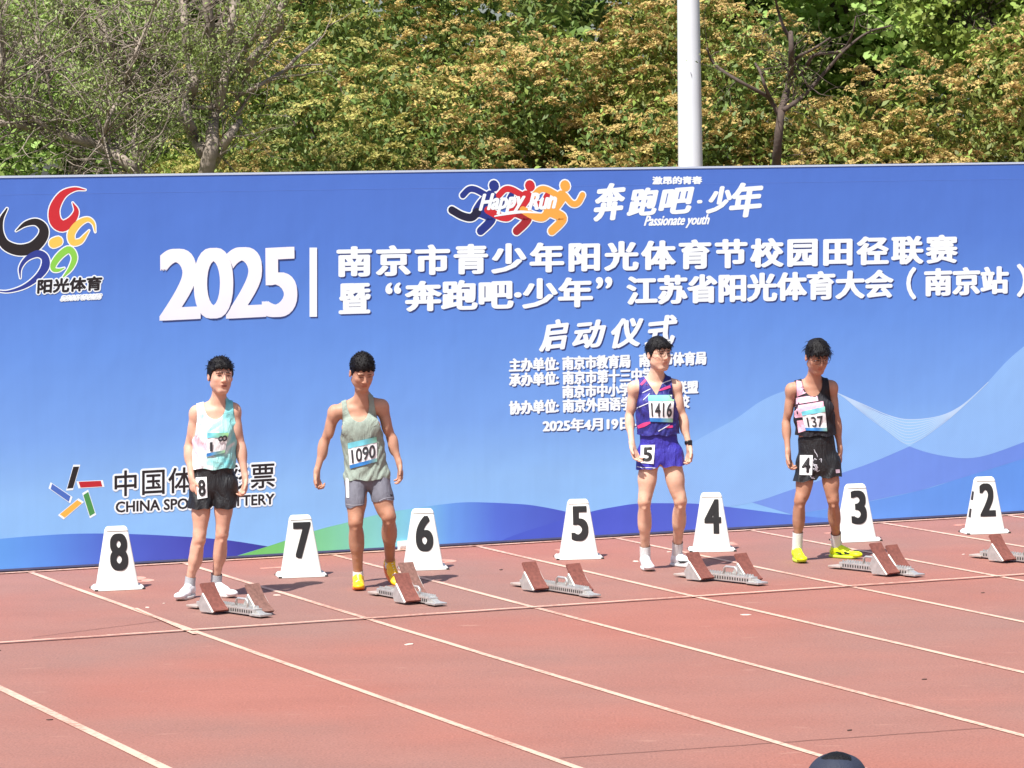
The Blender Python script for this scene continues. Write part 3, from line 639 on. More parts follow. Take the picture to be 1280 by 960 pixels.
# ------------------------------------------------------------------ people: bodies grown as one smooth surface from a distance field
class Field:
    def __init__(s, lo, hi, h):
        s.h = h; s.lo = np.array(lo, float); n = np.ceil((np.array(hi, float) - s.lo) / h).astype(int) + 1
        s.n = n; s.ax = [s.lo[i] + h * np.arange(n[i]) for i in range(3)]; s.a = np.full(tuple(n), 0.08, np.float32)
    def _reg(s, lo, hi):
        i0 = np.maximum(np.floor((lo - s.lo) / s.h).astype(int), 0); i1 = np.minimum(np.ceil((hi - s.lo) / s.h).astype(int) + 1, s.n)
        if (i1 <= i0).any(): return None
        sl = tuple(slice(int(a), int(b)) for a, b in zip(i0, i1))
        X = s.ax[0][sl[0]].astype(np.float32)[:, None, None]; Y = s.ax[1][sl[1]].astype(np.float32)[None, :, None]; Z = s.ax[2][sl[2]].astype(np.float32)[None, None, :]
        return sl, X, Y, Z
    def _mix(s, sl, d, k):
        a = s.a[sl]
        if k > 0:
            h = np.clip(0.5 + 0.5 * (a - d) / k, 0, 1); s.a[sl] = a + (d - a) * h - k * h * (1 - h)
        else: s.a[sl] = np.minimum(a, d)
    def cone(s, a, b, ra, rb, side=None, wx=1.0, wy=1.0, k=0.012, grow=0.0):
        """tapered limb from a to b; side = the lateral axis that is scaled by wx, everything across it by wy"""
        a = np.array(a, float); b = np.array(b, float); ra += grow; rb += grow; m = max(ra, rb) * max(wx, wy, 1) + k + 0.03
        r = s._reg(np.minimum(a, b) - m, np.maximum(a, b) + m)
        if r is None: return
        sl, X, Y, Z = r; ax = b - a; L2 = ax @ ax + 1e-12
        t = np.clip(((X - a[0]) * ax[0] + (Y - a[1]) * ax[1] + (Z - a[2]) * ax[2]) / L2, 0, 1)
        dx = X - a[0] - t * ax[0]; dy = Y - a[1] - t * ax[1]; dz = Z - a[2] - t * ax[2]; rr = ra + (rb - ra) * t
        d2 = dx * dx + dy * dy + dz * dz
        if side is None: d = np.sqrt(d2) - rr
        else:
            sd_ = np.array(side, float); sd_ /= np.linalg.norm(sd_); ds = dx * sd_[0] + dy * sd_[1] + dz * sd_[2]
            q = np.sqrt((ds / wx) ** 2 + np.maximum(d2 - ds * ds, 0) / wy ** 2); d = (q - rr) * min(wx, wy)
        s._mix(sl, d.astype(np.float32), k)
    def ell(s, c, rad, axes=None, k=0.01, grow=0.0, sub=False):
        c = np.array(c, float); rad = np.array(rad, float) + grow; m = max(rad) + k + 0.03
        r = s._reg(c - m, c + m)
        if r is None: return
        sl, X, Y, Z = r; A = np.eye(3) if axes is None else np.array(axes, float)
        P = [(X - c[0]) * A[i][0] + (Y - c[1]) * A[i][1] + (Z - c[2]) * A[i][2] for i in range(3)]
        q = np.sqrt(sum((P[i] / rad[i]) ** 2 for i in range(3))); q2 = np.sqrt(sum((P[i] / rad[i] ** 2) ** 2 for i in range(3))) + 1e-9
        d = q * (q - 1) / q2
        if sub:
            a = s.a[sl]; d = -d; h = np.clip(0.5 - 0.5 * (a - d) / k, 0, 1); s.a[sl] = a + (d - a) * h + k * h * (1 - h)
        else: s._mix(sl, d.astype(np.float32), k)
    def bump(s, c, sig, amp):                               # amp > 0 hollows, < 0 swells
        c = np.array(c, float); r = s._reg(c - 3.2 * sig, c + 3.2 * sig)
        if r is None: return
        sl, X, Y, Z = r; s.a[sl] += (amp * np.exp(-((X - c[0]) ** 2 + (Y - c[1]) ** 2 + (Z - c[2]) ** 2) / (2 * sig * sig))).astype(np.float32)
    def grid(s): return np.meshgrid(*s.ax, indexing='ij')
    def surface(s):
        """naive surface nets"""
        A = s.a; ins = A < 0; nx, ny, nz = A.shape
        c = np.zeros((nx - 1, ny - 1, nz - 1), np.uint8)
        for i in (0, 1):
            for j in (0, 1):
                for k in (0, 1): c += ins[i:nx - 1 + i, j:ny - 1 + j, k:nz - 1 + k]
        act = (c > 0) & (c < 8); idx = np.argwhere(act); vid = np.full(c.shape, -1, np.int32); vid[act] = np.arange(len(idx))
        acc = np.zeros((len(idx), 3)); cnt = np.zeros(len(idx)); I, J, K = idx.T
        cor = {(i, j, k): A[I + i, J + j, K + k] for i in (0, 1) for j in (0, 1) for k in (0, 1)}
        for p, va in cor.items():
            for ax in range(3):
                if p[ax] == 0:
                    q = list(p); q[ax] = 1; vb = cor[tuple(q)]; m = (va < 0) != (vb < 0)
                    t = np.where(m, va / np.where(m, va - vb, 1), 0); pt = np.tile(np.array(p, float), (len(idx), 1)); pt[:, ax] = t
                    acc[m] += pt[m]; cnt[m] += 1
        V = s.lo + s.h * (idx + acc / cnt[:, None]); F = []
        for ax in range(3):
            a1, a2 = [(1, 2), (2, 0), (0, 1)][ax]
            sl0 = [slice(None)] * 3; sl1 = [slice(None)] * 3; sl0[ax] = slice(0, -1); sl1[ax] = slice(1, None)
            e = ins[tuple(sl0)] != ins[tuple(sl1)]; E = np.argwhere(e)
            E = E[(E[:, a1] > 0) & (E[:, a2] > 0) & (E[:, a1] < A.shape[a1] - 1) & (E[:, a2] < A.shape[a2] - 1)]
            o1 = np.zeros(3, int); o1[a1] = 1; o2 = np.zeros(3, int); o2[a2] = 1
            def vv(e_): return vid[e_[:, 0], e_[:, 1], e_[:, 2]]
            q = np.stack([vv(E - o1 - o2), vv(E - o2), vv(E), vv(E - o1)], 1)
            fl = ~ins[tuple(E.T)]; q[fl] = q[fl][:, ::-1]; F.append(q)
        F = np.concatenate(F); F = F[(F >= 0).all(1)]
        return V, F
def wob(V, seed=0.0, f=1.0):
    x, y, z = V[..., 0] * f, V[..., 1] * f, V[..., 2] * f
    return (np.sin(31 * x + 17 * z + 3 * seed + 2 * np.sin(23 * y + seed)) + np.sin(47 * z - 29 * y + 5 * seed) + np.sin(61 * x + 53 * y + 7 * seed + np.sin(40 * z))) / 3
def keep_part(V, F, g, snap=True):
    """keep the faces where g(V) > 0 and pull the rim onto g = 0"""
    gv = g(V); ok = gv[F].max(1) > 0; F = F[ok]
    if snap:
        e = 1e-4; G = np.stack([(g(V + e * np.eye(3)[i]) - g(V - e * np.eye(3)[i])) / (2 * e) for i in range(3)], 1)
        m = gv < 0; st = -gv[:, None] * G / ((G ** 2).sum(1)[:, None] + 1e-6); ln = np.linalg.norm(st, axis=1, keepdims=True); st *= np.minimum(1, 0.007 / (ln + 1e-9)); V = V.copy(); V[m] += st[m]
    u, inv = np.unique(F, return_inverse=True); return V[u], inv.reshape(F.shape)
def paint(o, cols):                                          # per vertex base colour
    at_ = o.data.color_attributes.new('tint', 'FLOAT_COLOR', 'POINT'); at_.data.foreach_set('color', np.asarray(cols, np.float32).ravel())
def skin_mat(name, base):
    m = bpy.data.materials.new(name); m.use_nodes = True; t = m.node_tree; N = t.nodes; L = t.links; b = N['Principled BSDF']
    a = N.new('ShaderNodeAttribute'); a.attribute_name = 'tint'; mx = N.new('ShaderNodeMix'); mx.data_type = 'RGBA'; mx.blend_type = 'MULTIPLY'; mx.inputs[0].default_value = 1
    mx.inputs[6].default_value = base; L.new(a.outputs['Color'], mx.inputs[7])
    n = N.new('ShaderNodeTexNoise'); n.inputs['Scale'].default_value = 14; n.inputs['Detail'].default_value = 4; tc = N.new('ShaderNodeTexCoord'); L.new(tc.outputs['Object'], n.inputs[0])
    mr = N.new('ShaderNodeMapRange'); mr.inputs['From Min'].default_value = .3; mr.inputs['From Max'].default_value = .7; mr.inputs['To Min'].default_value = .89; mr.inputs['To Max'].default_value = 1.09; L.new(n.outputs['Fac'], mr.inputs['Value'])
    h = N.new('ShaderNodeHueSaturation'); L.new(mx.outputs[2], h.inputs['Color']); L.new(mr.outputs[0], h.inputs['Value']); L.new(h.outputs[0], b.inputs['Base Color'])
    b.inputs['Roughness'].default_value = 0.56; b.inputs['Specular IOR Level'].default_value = 0.35
    b.inputs['Subsurface Weight'].default_value = 0.12; b.inputs['Subsurface Radius'].default_value = (0.012, 0.004, 0.002); b.inputs['Subsurface Scale'].default_value = 1
    return m
M_hair = mat('hair_black', rgb(20, 17, 18), 0.45, 0.6, 180, 0.3, 60, spec=0.22)
M_sock = mat('sock_white', rgb(236, 236, 234, .86), 0.9, 0.5, 200)
M_sockg = mat('sock_grey', rgb(170, 172, 176), 0.9, 0.5, 200)
M_bib = mat('bib_paper', rgb(246, 247, 248, .88), 0.6)
M_bnum = mat('bib_number', rgb(52, 52, 56), 0.6)
M_eye = mat('eye_dark', rgb(34, 24, 22), 0.3)
M_brow = mat('brow', rgb(46, 36, 33), 0.8)
M_glass = mat('glasses_frame', rgb(34, 32, 38), 0.35)
M_watch = mat('watch_black', rgb(24, 24, 27), 0.35)

def person(spec):
    """spec holds joints as world points; x to the picture's right, -y towards the stands"""
    J = {k: np.array(v, float) for k, v in spec['J'].items()}; org = np.array(spec['org'], float)
    root = empty('person', tuple(org)); tag(root, spec['label'], 'person', spec.get('group'))
    sk = skin_mat('skin_' + spec['id'], spec['skin']); S = spec.get('size', 1.0); LS = spec.get('legs', 1.0); AS = spec.get('arms', 1.0); h = spec.get('h', 0.0055)
    pts = np.array(list(J.values())); lo = pts.min(0) - 0.16; hi = pts.max(0) + 0.16; lo[2] = max(lo[2], -0.02) if spec.get('stand', 1) else lo[2]
    # head frame
    f = np.array(spec['face'], float); f /= np.linalg.norm(f); u = np.array(spec.get('upv', (0, 0, 1)), float); u -= f * (u @ f); u /= np.linalg.norm(u); sv = np.cross(u, f) * -1.0
    sv = np.cross(f, u); hc = J['head']; HS = spec.get('head', 1.0)
    HW = 1.10
    def hp(a, b, c): return hc + (sv * a * HW + f * b + u * c) * HS
    HA = (sv, f, u)
    hipL, hipR = J['hipL'], J['hipR']; pel = (hipL + hipR) / 2; shL, shR = J['shL'], J['shR']; neck = J['neck']; latt = shR - shL; latt /= np.linalg.norm(latt)
    chest = (shL + shR) / 2 * 0.62 + pel * 0.38 + np.array((0, -.01, 0)); waist = pel * 0.66 + (shL + shR) / 2 * 0.34; uch = (shL + shR) / 2 + np.array((0, .006, -.055))
    def torso(F, g=0.0, arms=0.0, k=0.02):
        F.cone(hipL + (0, 0, .03), hipR + (0, 0, .03), .084 * LS, .084 * LS, grow=g, k=k)
        F.cone(pel + (0, .01, .04), waist, .122 * S, .117 * S, latt, 1.08, .80, k=k, grow=g)
        F.cone(waist, chest, .117 * S, .125 * S, latt, 1.10, .80, k=k, grow=g)
        F.cone(chest, uch, .128 * S, .108 * S, latt, 1.12, .80, k=k, grow=g)
        for sh in (shL, shR):
            inn = uch + (sh - uch) * .45 + np.array((0, 0, .018)); F.cone(inn, sh + np.array((0, 0, -.004)), .060 * S, .052 * S, k=k, grow=g)
            F.ell(chest + (sh - uch) * .42 + np.array((0, -.072, .055)), (.072, .022, .052), k=.045, grow=g)     # pectoral
            F.cone(neck + np.array((0, .018, .015)), sh * .72 + neck * .28 + np.array((0, .012, .012)), .034 * S, .030 * S, k=.03, grow=g)
        F.cone(uch + np.array((0, .006, .02)), neck + np.array((0, .012, .02)), .066 * S, .054 * S, k=.03, grow=g)
        if arms:
            for sh, elb in ((shL, J['elL']), (shR, J['elR'])): F.cone(sh, sh + (elb - sh) * arms, .048 * AS, .043 * AS, k=k, grow=g)
    def thigh(F, hip, kn, an, g=0.0, k=.02):
        F.cone(hip, hip + (kn - hip) * .5, .082 * LS, .070 * LS, k=k, grow=g); F.cone(hip + (kn - hip) * .45, kn, .071 * LS, .046 * LS, k=k, grow=g)
        F.ell(hip + (kn - hip) * .42 + np.array((0, -.022, 0)), (.058 * LS, .056 * LS, .15), k=.03, grow=g)
    B = Field(lo, hi, h)
    torso(B)
    B.cone(neck + np.array((0, .014, -.01)), hp(0, -.012, -.05), .053 * S, .050 * S, k=.02)
    B.cone(neck + latt * -.012 + np.array((0, -.02, -.035)), hp(-.045, 0, -.055), .011, .011, k=.02); B.cone(neck + latt * .012 + np.array((0, -.02, -.035)), hp(.045, 0, -.055), .011, .011, k=.02)
    for sh in (shL, shR): B.cone(uch + (sh - uch) * .12 + np.array((0, -.052, .050)), sh + (uch - sh) * .25 + np.array((0, -.030, .022)), .012, .010, k=.035)    # collar bones
    # arms
    for sd_, sg in (('L', -1), ('R', 1)):
        sh, elb, wr = J['sh' + sd_], J['el' + sd_], J['wr' + sd_]; ua = elb - sh; fa = wr - elb; fb = np.array((0, -1, 0.))
        B.ell(sh + ua * .10 + np.array((sg * .008, 0, 0)), (.052 * AS, .056 * AS, .072 * AS), k=.02)
        B.cone(sh, elb, .046 * AS, .036 * AS, k=.015); B.ell(sh + ua * .52 + fb * .014, (.036 * AS, .040 * AS, .085), k=.02)
        B.cone(elb, wr, .036 * AS, .0235 * AS, (fb if abs(fa[1]) < .2 else None), 1.0, 1.0, k=.012); B.ell(elb + fa * .26, (.041 * AS, .040 * AS, .075), k=.02)
        hand(B, sd_, wr, spec['hand' + sd_], S)
    # legs
    for sd_ in 'LR':
        hip, kn, an = J['hip' + sd_], J['kn' + sd_], J['an' + sd_]; thigh(B, hip, kn, an); c = an - kn
        B.ell(kn + np.array((0, -.020, .006)), (.030 * LS, .032 * LS, .036), k=.022); B.cone(kn + (hip - kn) * .12, kn, .050 * LS, .047 * LS, k=.02); B.cone(kn, kn + c * .5, .048 * LS, .047 * LS, k=.014); B.cone(kn + c * .45, an, .046 * LS, .033 * LS, k=.014)
        B.ell(kn + c * .30 + np.array((0, .026, 0)), (.052 * LS, .046 * LS, .115), k=.03); B.bump(kn + np.array((0, -.06, -.055)), .02, .004)
        for s2 in (-1, 1): B.bump(kn + np.array((s2 * .034, -.03, .01)), .012, .0035)
        B.cone(kn + np.array((0, -.030, -.05)), kn + c * .7 + np.array((0, -.022, 0)), .012, .010, k=.025)
        toe = J['toe' + sd_]; B.cone(an, an + np.array((0, 0, -.03)), .034, .034, k=.01); B.cone(an + np.array((0, 0, -.045)), an + (toe - an) * .7, .028, .022, k=.02)
    # head
    B.ell(hp(0, -.008, .030), (.082 * HS, .096 * HS, .088 * HS), HA, k=.02); B.ell(hp(0, .022, -.022), (.072 * HS, .070 * HS, .086 * HS), HA, k=.02)
    B.cone(hp(0, .045, -.06), hp(0, .056, -.090), .046 * HS, .030 * HS, sv, 1.15, .9, k=.02)
    for sg in (-1, 1):
        B.cone(hp(sg * .045, -.002, -.055), hp(sg * .018, .06, -.095), .022 * HS, .019 * HS, k=.02)
        B.ell(hp(sg * .036, .062, -.016), (.020, .014, .017), HA, k=.02)                                    # cheek bone
        B.ell(hp(sg * .030, .080, .034), (.024, .010, .008), HA, k=.012)                                    # brow ridge
        B.ell(hp(sg * .0775, -.008, -.004), (.0075, .019, .031), HA, k=.006); B.bump(hp(sg * .086, -.004, .0), .007, .006)
        B.bump(hp(sg * .030, .090, .014), .0115, .010); B.ell(hp(sg * .030, .071, .013), (.013, .0115, .0105), HA, k=.004)
        B.ell(hp(sg * .0125, .094, -.026), (.0085, .010, .0075), HA, k=.006)                                # nostril wings
    B.cone(hp(0, .086, .022), hp(0, .104, -.020), .0075, .0105, k=.010)
    B.ell(hp(0, .086, -.052), (.023, .010, .0052), HA, k=.006); B.ell(hp(0, .084, -.063), (.019, .010, .0060), HA, k=.006); B.bump(hp(0, .098, -.0575), .006, .003)
    B.bump(hp(0, .092, -.075), .008, .003)
    V, Fq = B.surface(); tint = np.ones((len(V), 4))
    def dab(c, sig, col, amt):
        wgt = np.exp(-((V - c) ** 2).sum(1) / (2 * sig * sig))[:, None] * amt; tint[:, :3] = tint[:, :3] * (1 - wgt) + np.array(col) * wgt
    for a in (-.012, 0, .012): dab(hp(a, .094, -.058), .0075, (.72, .42, .42), .8)
    for sg in (-1, 1): dab(hp(sg * .042, .07, -.03), .02, (1, .84, .80), .6); dab(hp(sg * .08, 0, 0), .02, (1, .82, .78), .6); dab(hp(sg * .03, .09, .016), .012, (.72, .6, .55), .6)
    dab(hp(0, .105, -.022), .012, (1, .85, .8), .6); dab(hp(0, .09, -.04), .012, (.9, .8, .76), .5)
    for sd_ in 'LR':
        dab(J['kn' + sd_] + np.array((0, -.05, 0)), .04, (.95, .78, .72), .6); dab(J['el' + sd_], .03, (.95, .82, .78), .5); dab(J['wr' + sd_] + np.array((0, 0, -.12)), .05, (.98, .84, .80), .6)
        dab((J['hip' + sd_] * .4 + J['kn' + sd_] * .6), .14, (1.04, 1.03, 1.02), .6)
    lt = np.array(spec.get('leg_tint', (.96, .93, .91))); wz_ = np.clip((pel[2] - .1 - V[:, 2]) / .12, 0, 1)[:, None]; tint[:, :3] *= 1 - wz_ * (1 - lt)  # tan legs, with some leg shading put into the skin colour
    body = npmesh('body', V - org, Fq[:, ::-1], sk, root, True); paint(body, tint)
    bvh_body = BVHTree.FromPolygons([tuple(v) for v in V], [tuple(int(i) for i in q) for q in Fq[(V[Fq[:, 0]][:, 2] > hc[2] - .16 * HS)]])
    # hair
    hs = spec['hair']; Hf = Field(hc - .16 * HS, hc + .17 * HS, 0.0032)
    Hf.ell(hp(0, -.012, .034 + hs.get('lift', 0)), (.082 * HS + hs['side'], .096 * HS + hs['side'] * .9, .088 * HS + hs['top']), HA, k=.005)
    if hs.get('flat'): Hf.ell(hp(0, -.005, .075), (.070, .085, .052), HA, k=.03)
    if hs.get('fringe'): Hf.ell(hp(hs['fringe'][0], .075, hs['fringe'][1]), (.060, .018, .022), HA, k=.035)
    GX, GY, GZ = Hf.grid(); P = np.stack([GX, GY, GZ], -1) - hc; A_ = P @ sv / HS; B_ = P @ f / HS; C_ = P @ u / HS
    Hf.a += (hs['rough'] * (wob(P, spec['seed'], 1.6) + .6 * wob(P, spec['seed'] + 2, 3.4))).astype(np.float32)
    front = np.interp(B_, [-.10, -.05, -.02, .02, .045, .075, .10], [-.075, -.055, -.020, -.012, .040, hs['line'], hs['line']]) + .006 * np.sin(A_ * 170 + spec['seed']) * (B_ > .05)
    Hf.a = np.maximum(Hf.a, ((front - C_) * .8).astype(np.float32))
    HV, HF = Hf.surface(); hair = npmesh('hair', HV - org, HF[:, ::-1], M_hair, root, True)
    # loose locks standing off the cap
    rr_ = random.Random(spec['seed'] * 13 + 5); lk = MB(); tries = 0; made = 0
    while made < hs['locks'] and tries < 4000:
        tries += 1; i = rr_.randrange(len(HV)); q = HV[i]; rel = (q - hc) @ u / HS
        if rel < hs['line'] - .02: continue
        nrm = q - hp(0, -.01, .01); nrm /= np.linalg.norm(nrm); side_ = np.array([rr_.uniform(-1, 1) for _ in range(3)]); d = nrm * hs.get('stand', .35) + side_ * .45 + f * .35 - u * hs.get('droop', .25); d /= np.linalg.norm(d)
        ln = hs['len'] * rr_.uniform(.5, 1.1); p0 = q - nrm * .004; p1 = q + d * ln * .5 + nrm * .003; p2 = q + d * ln + nrm * -.001 - u * ln * .2
        lk.tube([p0 - org, p1 - org, p2 - org], [.0028, .0022, .0005], 4, False); made += 1
    if made: lk.build('hair_locks', M_hair, hair)['kind'] = 'stuff'
    # eyes, brows
    def face_patch(name, outline, m, off, par):
        vs = []
        for a, c in outline:
            p0 = hp(a, .14, c); hit = bvh_body.ray_cast(Vector(p0), Vector(-f)); q = np.array(hit[0]) if hit[0] is not None else hp(a, .08, c); vs.append(q + f * off)
        n = len(vs) // 2; return mesh(name, [v - org for v in vs], [(i, i + 1, n + i + 1, n + i) for i in range(n - 1)], m, par)
    for sg in (-1, 1):
        X = [sg * .030 + t * .0155 for t in (-1, -.6, -.2, .2, .6, 1)]; op = spec.get('eye', .0035)
        e_ = face_patch('eye', [(x, .013 + op * (1 - ((x - sg * .03) / .0155) ** 2)) for x in X] + [(x, .011 - op * .7 * (1 - ((x - sg * .03) / .0155) ** 2)) for x in X], M_eye, .0016, root)
        X2 = [sg * .030 + t * .0205 for t in (-1, -.5, 0, .5, 1)]
        face_patch('eyebrow', [(x, .0335 - sg * (x - sg * .03) * .12 + .0035 * (1 - abs((x - sg * .03) / .0205))) for x in X2] + [(x, .0285 - sg * (x - sg * .03) * .12) for x in X2], M_brow, .0018, root)
    if spec.get('teeth'): face_patch('mouth_opening', [(x, -.0565 + .002 * (1 - (x / .018) ** 2)) for x in (-.018, -.01, 0, .01, .018)] + [(x, -.0605 - .0025 * (1 - (x / .018) ** 2)) for x in (-.018, -.01, 0, .01, .018)], mat('mouth', rgb(110, 50, 46), .5), .002, root)
    if spec.get('glasses'):
        gr = empty('glasses', (0, 0, 0)); gr.parent = root
        for sg in (-1, 1):
            o_ = MB(); ring = [hp(sg * .033 + .0235 * math.cos(a), .103 - .10 * abs(sg * .033 + .0235 * math.cos(a)) , .008 + .0175 * math.sin(a)) - org for a in np.linspace(0, 2 * math.pi, 19)]
            o_.tube(ring, .0015, 5, False); o_.build('rim', M_glass, gr)
            o_ = MB(); o_.tube([hp(sg * .056, .095, .012) - org, hp(sg * .079, .06, .014) - org, hp(sg * .082, -.01, .008) - org], .0014, 5); o_.build('temple', M_glass, gr)
        o_ = MB(); o_.tube([hp(-.0095, .102, .012) - org, hp(0, .106, .015) - org, hp(.0095, .102, .012) - org], .0014, 5); o_.build('bridge', M_glass, gr)
    # ---------------- clothes
    out = {'root': root, 'J': J, 'hp': hp, 'org': org}
    sg_ = spec['singlet']; T = Field(lo, hi, h); torso(T, .006, .34, k=.022)
    if sg_.get('loose'): T.cone(pel + (0, 0, .03), waist + (0, 0, .06), .124 * S, .122 * S, latt, 1.16, .86, k=.03)
    GX, GY, GZ = T.grid(); P = np.stack([GX, GY, GZ], -1) - np.array(pel)
    hgt = np.clip((.50 - P[..., 2]) / .5, 0, 1)
    fold = np.sin(P[..., 0] * 62 + 20 * P[..., 2] * sg_.get('slant', 0) + 3 * np.sin(P[..., 2] * 17 + spec['seed'])) * .5 + wob(P, spec['seed'], .8) * .7 + .5 * np.sin(P[..., 2] * 70 + 12 * np.sin(P[..., 0] * 14 + spec['seed']) + spec['seed'])
    T.a -= (.0042 * hgt * fold * (1 + sg_.get('loose', 0)) + .002 + sg_.get('loose', 0) * .014 * hgt).astype(np.float32)
    V, Fq = T.surface(); mid = (shL + shR) / 2; hem = sg_['hem'] + org[2]; wN, dF, dB, st_, V_ = sg_['neck_w'], sg_['front'], sg_['back'], sg_['strap'], sg_.get('vneck', 0)
    shz = min(shL[2], shR[2]); arm_d = sg_.get('arm', .17)
    def g(V):
        p = V - mid; a = p @ latt; z = V[:, 2] - (mid[2] + a * (shR[2] - shL[2]) / np.linalg.norm(shR - shL)); front_ = 1 / (1 + np.exp(60 * (V[:, 1] - (mid[1] + .0))))
        dep = dB + (dF - dB) * front_; zt = .075; tn = np.clip((zt - z) / (dep + zt), -.2, 1.5)
        half = wN * (np.where(tn < 1, np.sqrt(np.clip(1 - np.clip(tn, 0, 1) ** (2.6 - V_), 0, 1)) if V_ < 1 else 1 - np.clip(tn, 0, 1), 0) + 0)
        gn = np.abs(a) - half; gn = np.where(tn >= 1, np.minimum(1, np.maximum(gn, (tn - 1) * (dep + zt))), gn)
        ta = np.clip((z + arm_d) / (arm_d + .03), 0, 1); lim = np.where(z > -arm_d, .158 * S + (st_ - .158 * S) * np.sin(ta * math.pi / 2) ** .8, .30)
        ga = lim - np.abs(a) + np.where(z < -arm_d, 0, 0); return np.minimum(np.minimum(gn, ga), V[:, 2] - (hem + .006 * np.sin(V[:, 0] * 40 + spec['seed'])))
    V, Fq = keep_part(V, Fq, g); sing = npmesh('singlet', V - org, Fq[:, ::-1], sg_['mat'], root, True)
    out['sing'] = (sing, BVHTree.FromPolygons([tuple(v) for v in V], [tuple(int(i) for i in q) for q in Fq]))
    # shorts
    ss = spec['shorts']; H_ = Field(lo, hi, h); gg = ss['grow']
    H_.cone(hipL + (0, 0, .03), hipR + (0, 0, .03), .084 * LS, .084 * LS, grow=gg + .004, k=.02); H_.cone(pel + (0, .01, .02), waist, .122 * S, .114 * S, latt, 1.08, .82, k=.02, grow=gg * .6 + .004)
    for hip, kn, an, sg in ((hipL, J['knL'], J['anL'], -1), (hipR, J['knR'], J['anR'], 1)):
        thigh(H_, hip, kn, an, gg * .9 + .004, k=.02)
        if gg > .008: H_.cone(hip + np.array((sg * .004, 0, -.03)), hip + (kn - hip) * .62 + np.array((sg * .010, 0, 0)), .084 * LS + gg * .4, .080 * LS + gg * .9, k=.02)
    if gg > .008:
        for dz_ in (-.03, -.10): H_.cone(hipL + (hipR - hipL) * -.04 + np.array((0, -.008, dz_)), hipL + (hipR - hipL) * .36 + np.array((0, -.008, dz_)), .088 * LS, .088 * LS, k=.03); H_.cone(hipR + (hipL - hipR) * -.04 + np.array((0, -.008, dz_)), hipR + (hipL - hipR) * .36 + np.array((0, -.008, dz_)), .088 * LS, .088 * LS, k=.03)
    P = np.stack(H_.grid(), -1) - np.array(pel); lowf = np.clip((.05 - P[..., 2]) / .25, 0, 1)
    H_.a -= (ss['fold'] * lowf * (np.sin(P[..., 0] * 80 + 2 * np.sin(P[..., 2] * 22 + spec['seed'])) + .8 * wob(P, spec['seed'] + 1, .9))).astype(np.float32)
    xm_ = (P[..., 0]) + .003 * np.sin(P[..., 2] * 30); H_.a += (.016 * np.exp(-(xm_ / .013) ** 2) * np.clip((-.02 - P[..., 2]) / .06, 0, 1)).astype(np.float32)
    V, Fq = H_.surface(); zl, zr, wz = ss['hemL'] + org[2], ss['hemR'] + org[2], ss['waist'] + org[2]
    def g2(V):
        zz = zl + (zr - zl) * np.clip((V[:, 0] - hipL[0]) / (hipR[0] - hipL[0]), -.3, 1.3); return np.minimum(V[:, 2] - zz - .004 * np.sin(V[:, 0] * 60) - .022 * np.exp(-((V[:, 0] - pel[0]) / .016) ** 2), wz - V[:, 2])
    V, Fq = keep_part(V, Fq, g2); sho = npmesh('shorts', V - org, Fq[:, ::-1], ss['mat'], root, True)
    out['sho'] = (sho, BVHTree.FromPolygons([tuple(v) for v in V], [tuple(int(i) for i in q) for q in Fq]))
    # socks and shoes
    for sd_ in 'LR':
        an, toe = J['an' + sd_], J['toe' + sd_]; kn = J['kn' + sd_]; fs = spec['feet']; ht = fs['sock_h'][0 if sd_ == 'L' else 1]
        up_ = (kn - an) / np.linalg.norm(kn - an); o_ = Field(np.minimum(an, toe) - .16, np.maximum(an, toe) + .22, .004)
        o_.cone(an + np.array((0, 0, -.03)), an + up_ * ht, .039, .040 if ht > .04 else .037, k=.01); V, Fq = o_.surface()
        V, Fq = keep_part(V, Fq, lambda q: ht - (q - an) @ up_ + .0 * q[:, 0]); sk_ = npmesh('sock', V - org, Fq[:, ::-1], fs['sock'], root, True)
        shoe(root, org, an, toe, fs, sd_)
    return out
def hand(B, sd_, wr, hd, S):
    """palm, four curled fingers of different length and a thumb from the side of the palm"""
    d = np.array(hd['dir'], float); d /= np.linalg.norm(d); n = np.array(hd['palm'], float); n -= d * (n @ d); n /= np.linalg.norm(n); s_ = np.cross(d, n) * (1 if hd.get('flip') else -1)
    K = wr + d * .085; B.cone(wr - d * .01, wr + d * .02, .0235, .024, n, .75, 1.05, k=.012)
    B.cone(wr + d * .028, wr + d * .072, .030, .034, n, .42, 1.12, k=.012)
    for i, (off, l, cu_) in enumerate(((-.031, .070, 1.0), (-.0105, .078, 1.05), (.0105, .073, 1.1), (.030, .060, 1.2))):
        a0 = K + s_ * off + d * (-.004 if i in (0, 3) else 0.004); ang = hd.get('curl', .5) * cu_; spread = s_ * off * .10 * hd.get('spread', 1.0)
        a1 = a0 + (d * math.cos(ang * .45) + n * math.sin(ang * .45)) * l * .46 + spread; a2 = a1 + (d * math.cos(ang * 1.2) + n * math.sin(ang * 1.2)) * l * .32; a3 = a2 + (d * math.cos(ang * 1.8) + n * math.sin(ang * 1.8)) * l * .25
        B.cone(a0 - d * .02, a1, .0098, .0090, k=.003); B.cone(a1, a2, .0088, .0080, k=.002); B.cone(a2, a3, .0078, .0068, k=.002)
    t0 = wr + d * .030 - s_ * .024 + n * .006; t1 = t0 + (d * .72 - s_ * .60 + n * .35) * .040; t2 = t1 + (d * .92 - s_ * .18 + n * .34) * .030
    B.cone(t0, t1, .0145, .0110, k=.008); B.cone(t1, t2, .0105, .0088, k=.003)
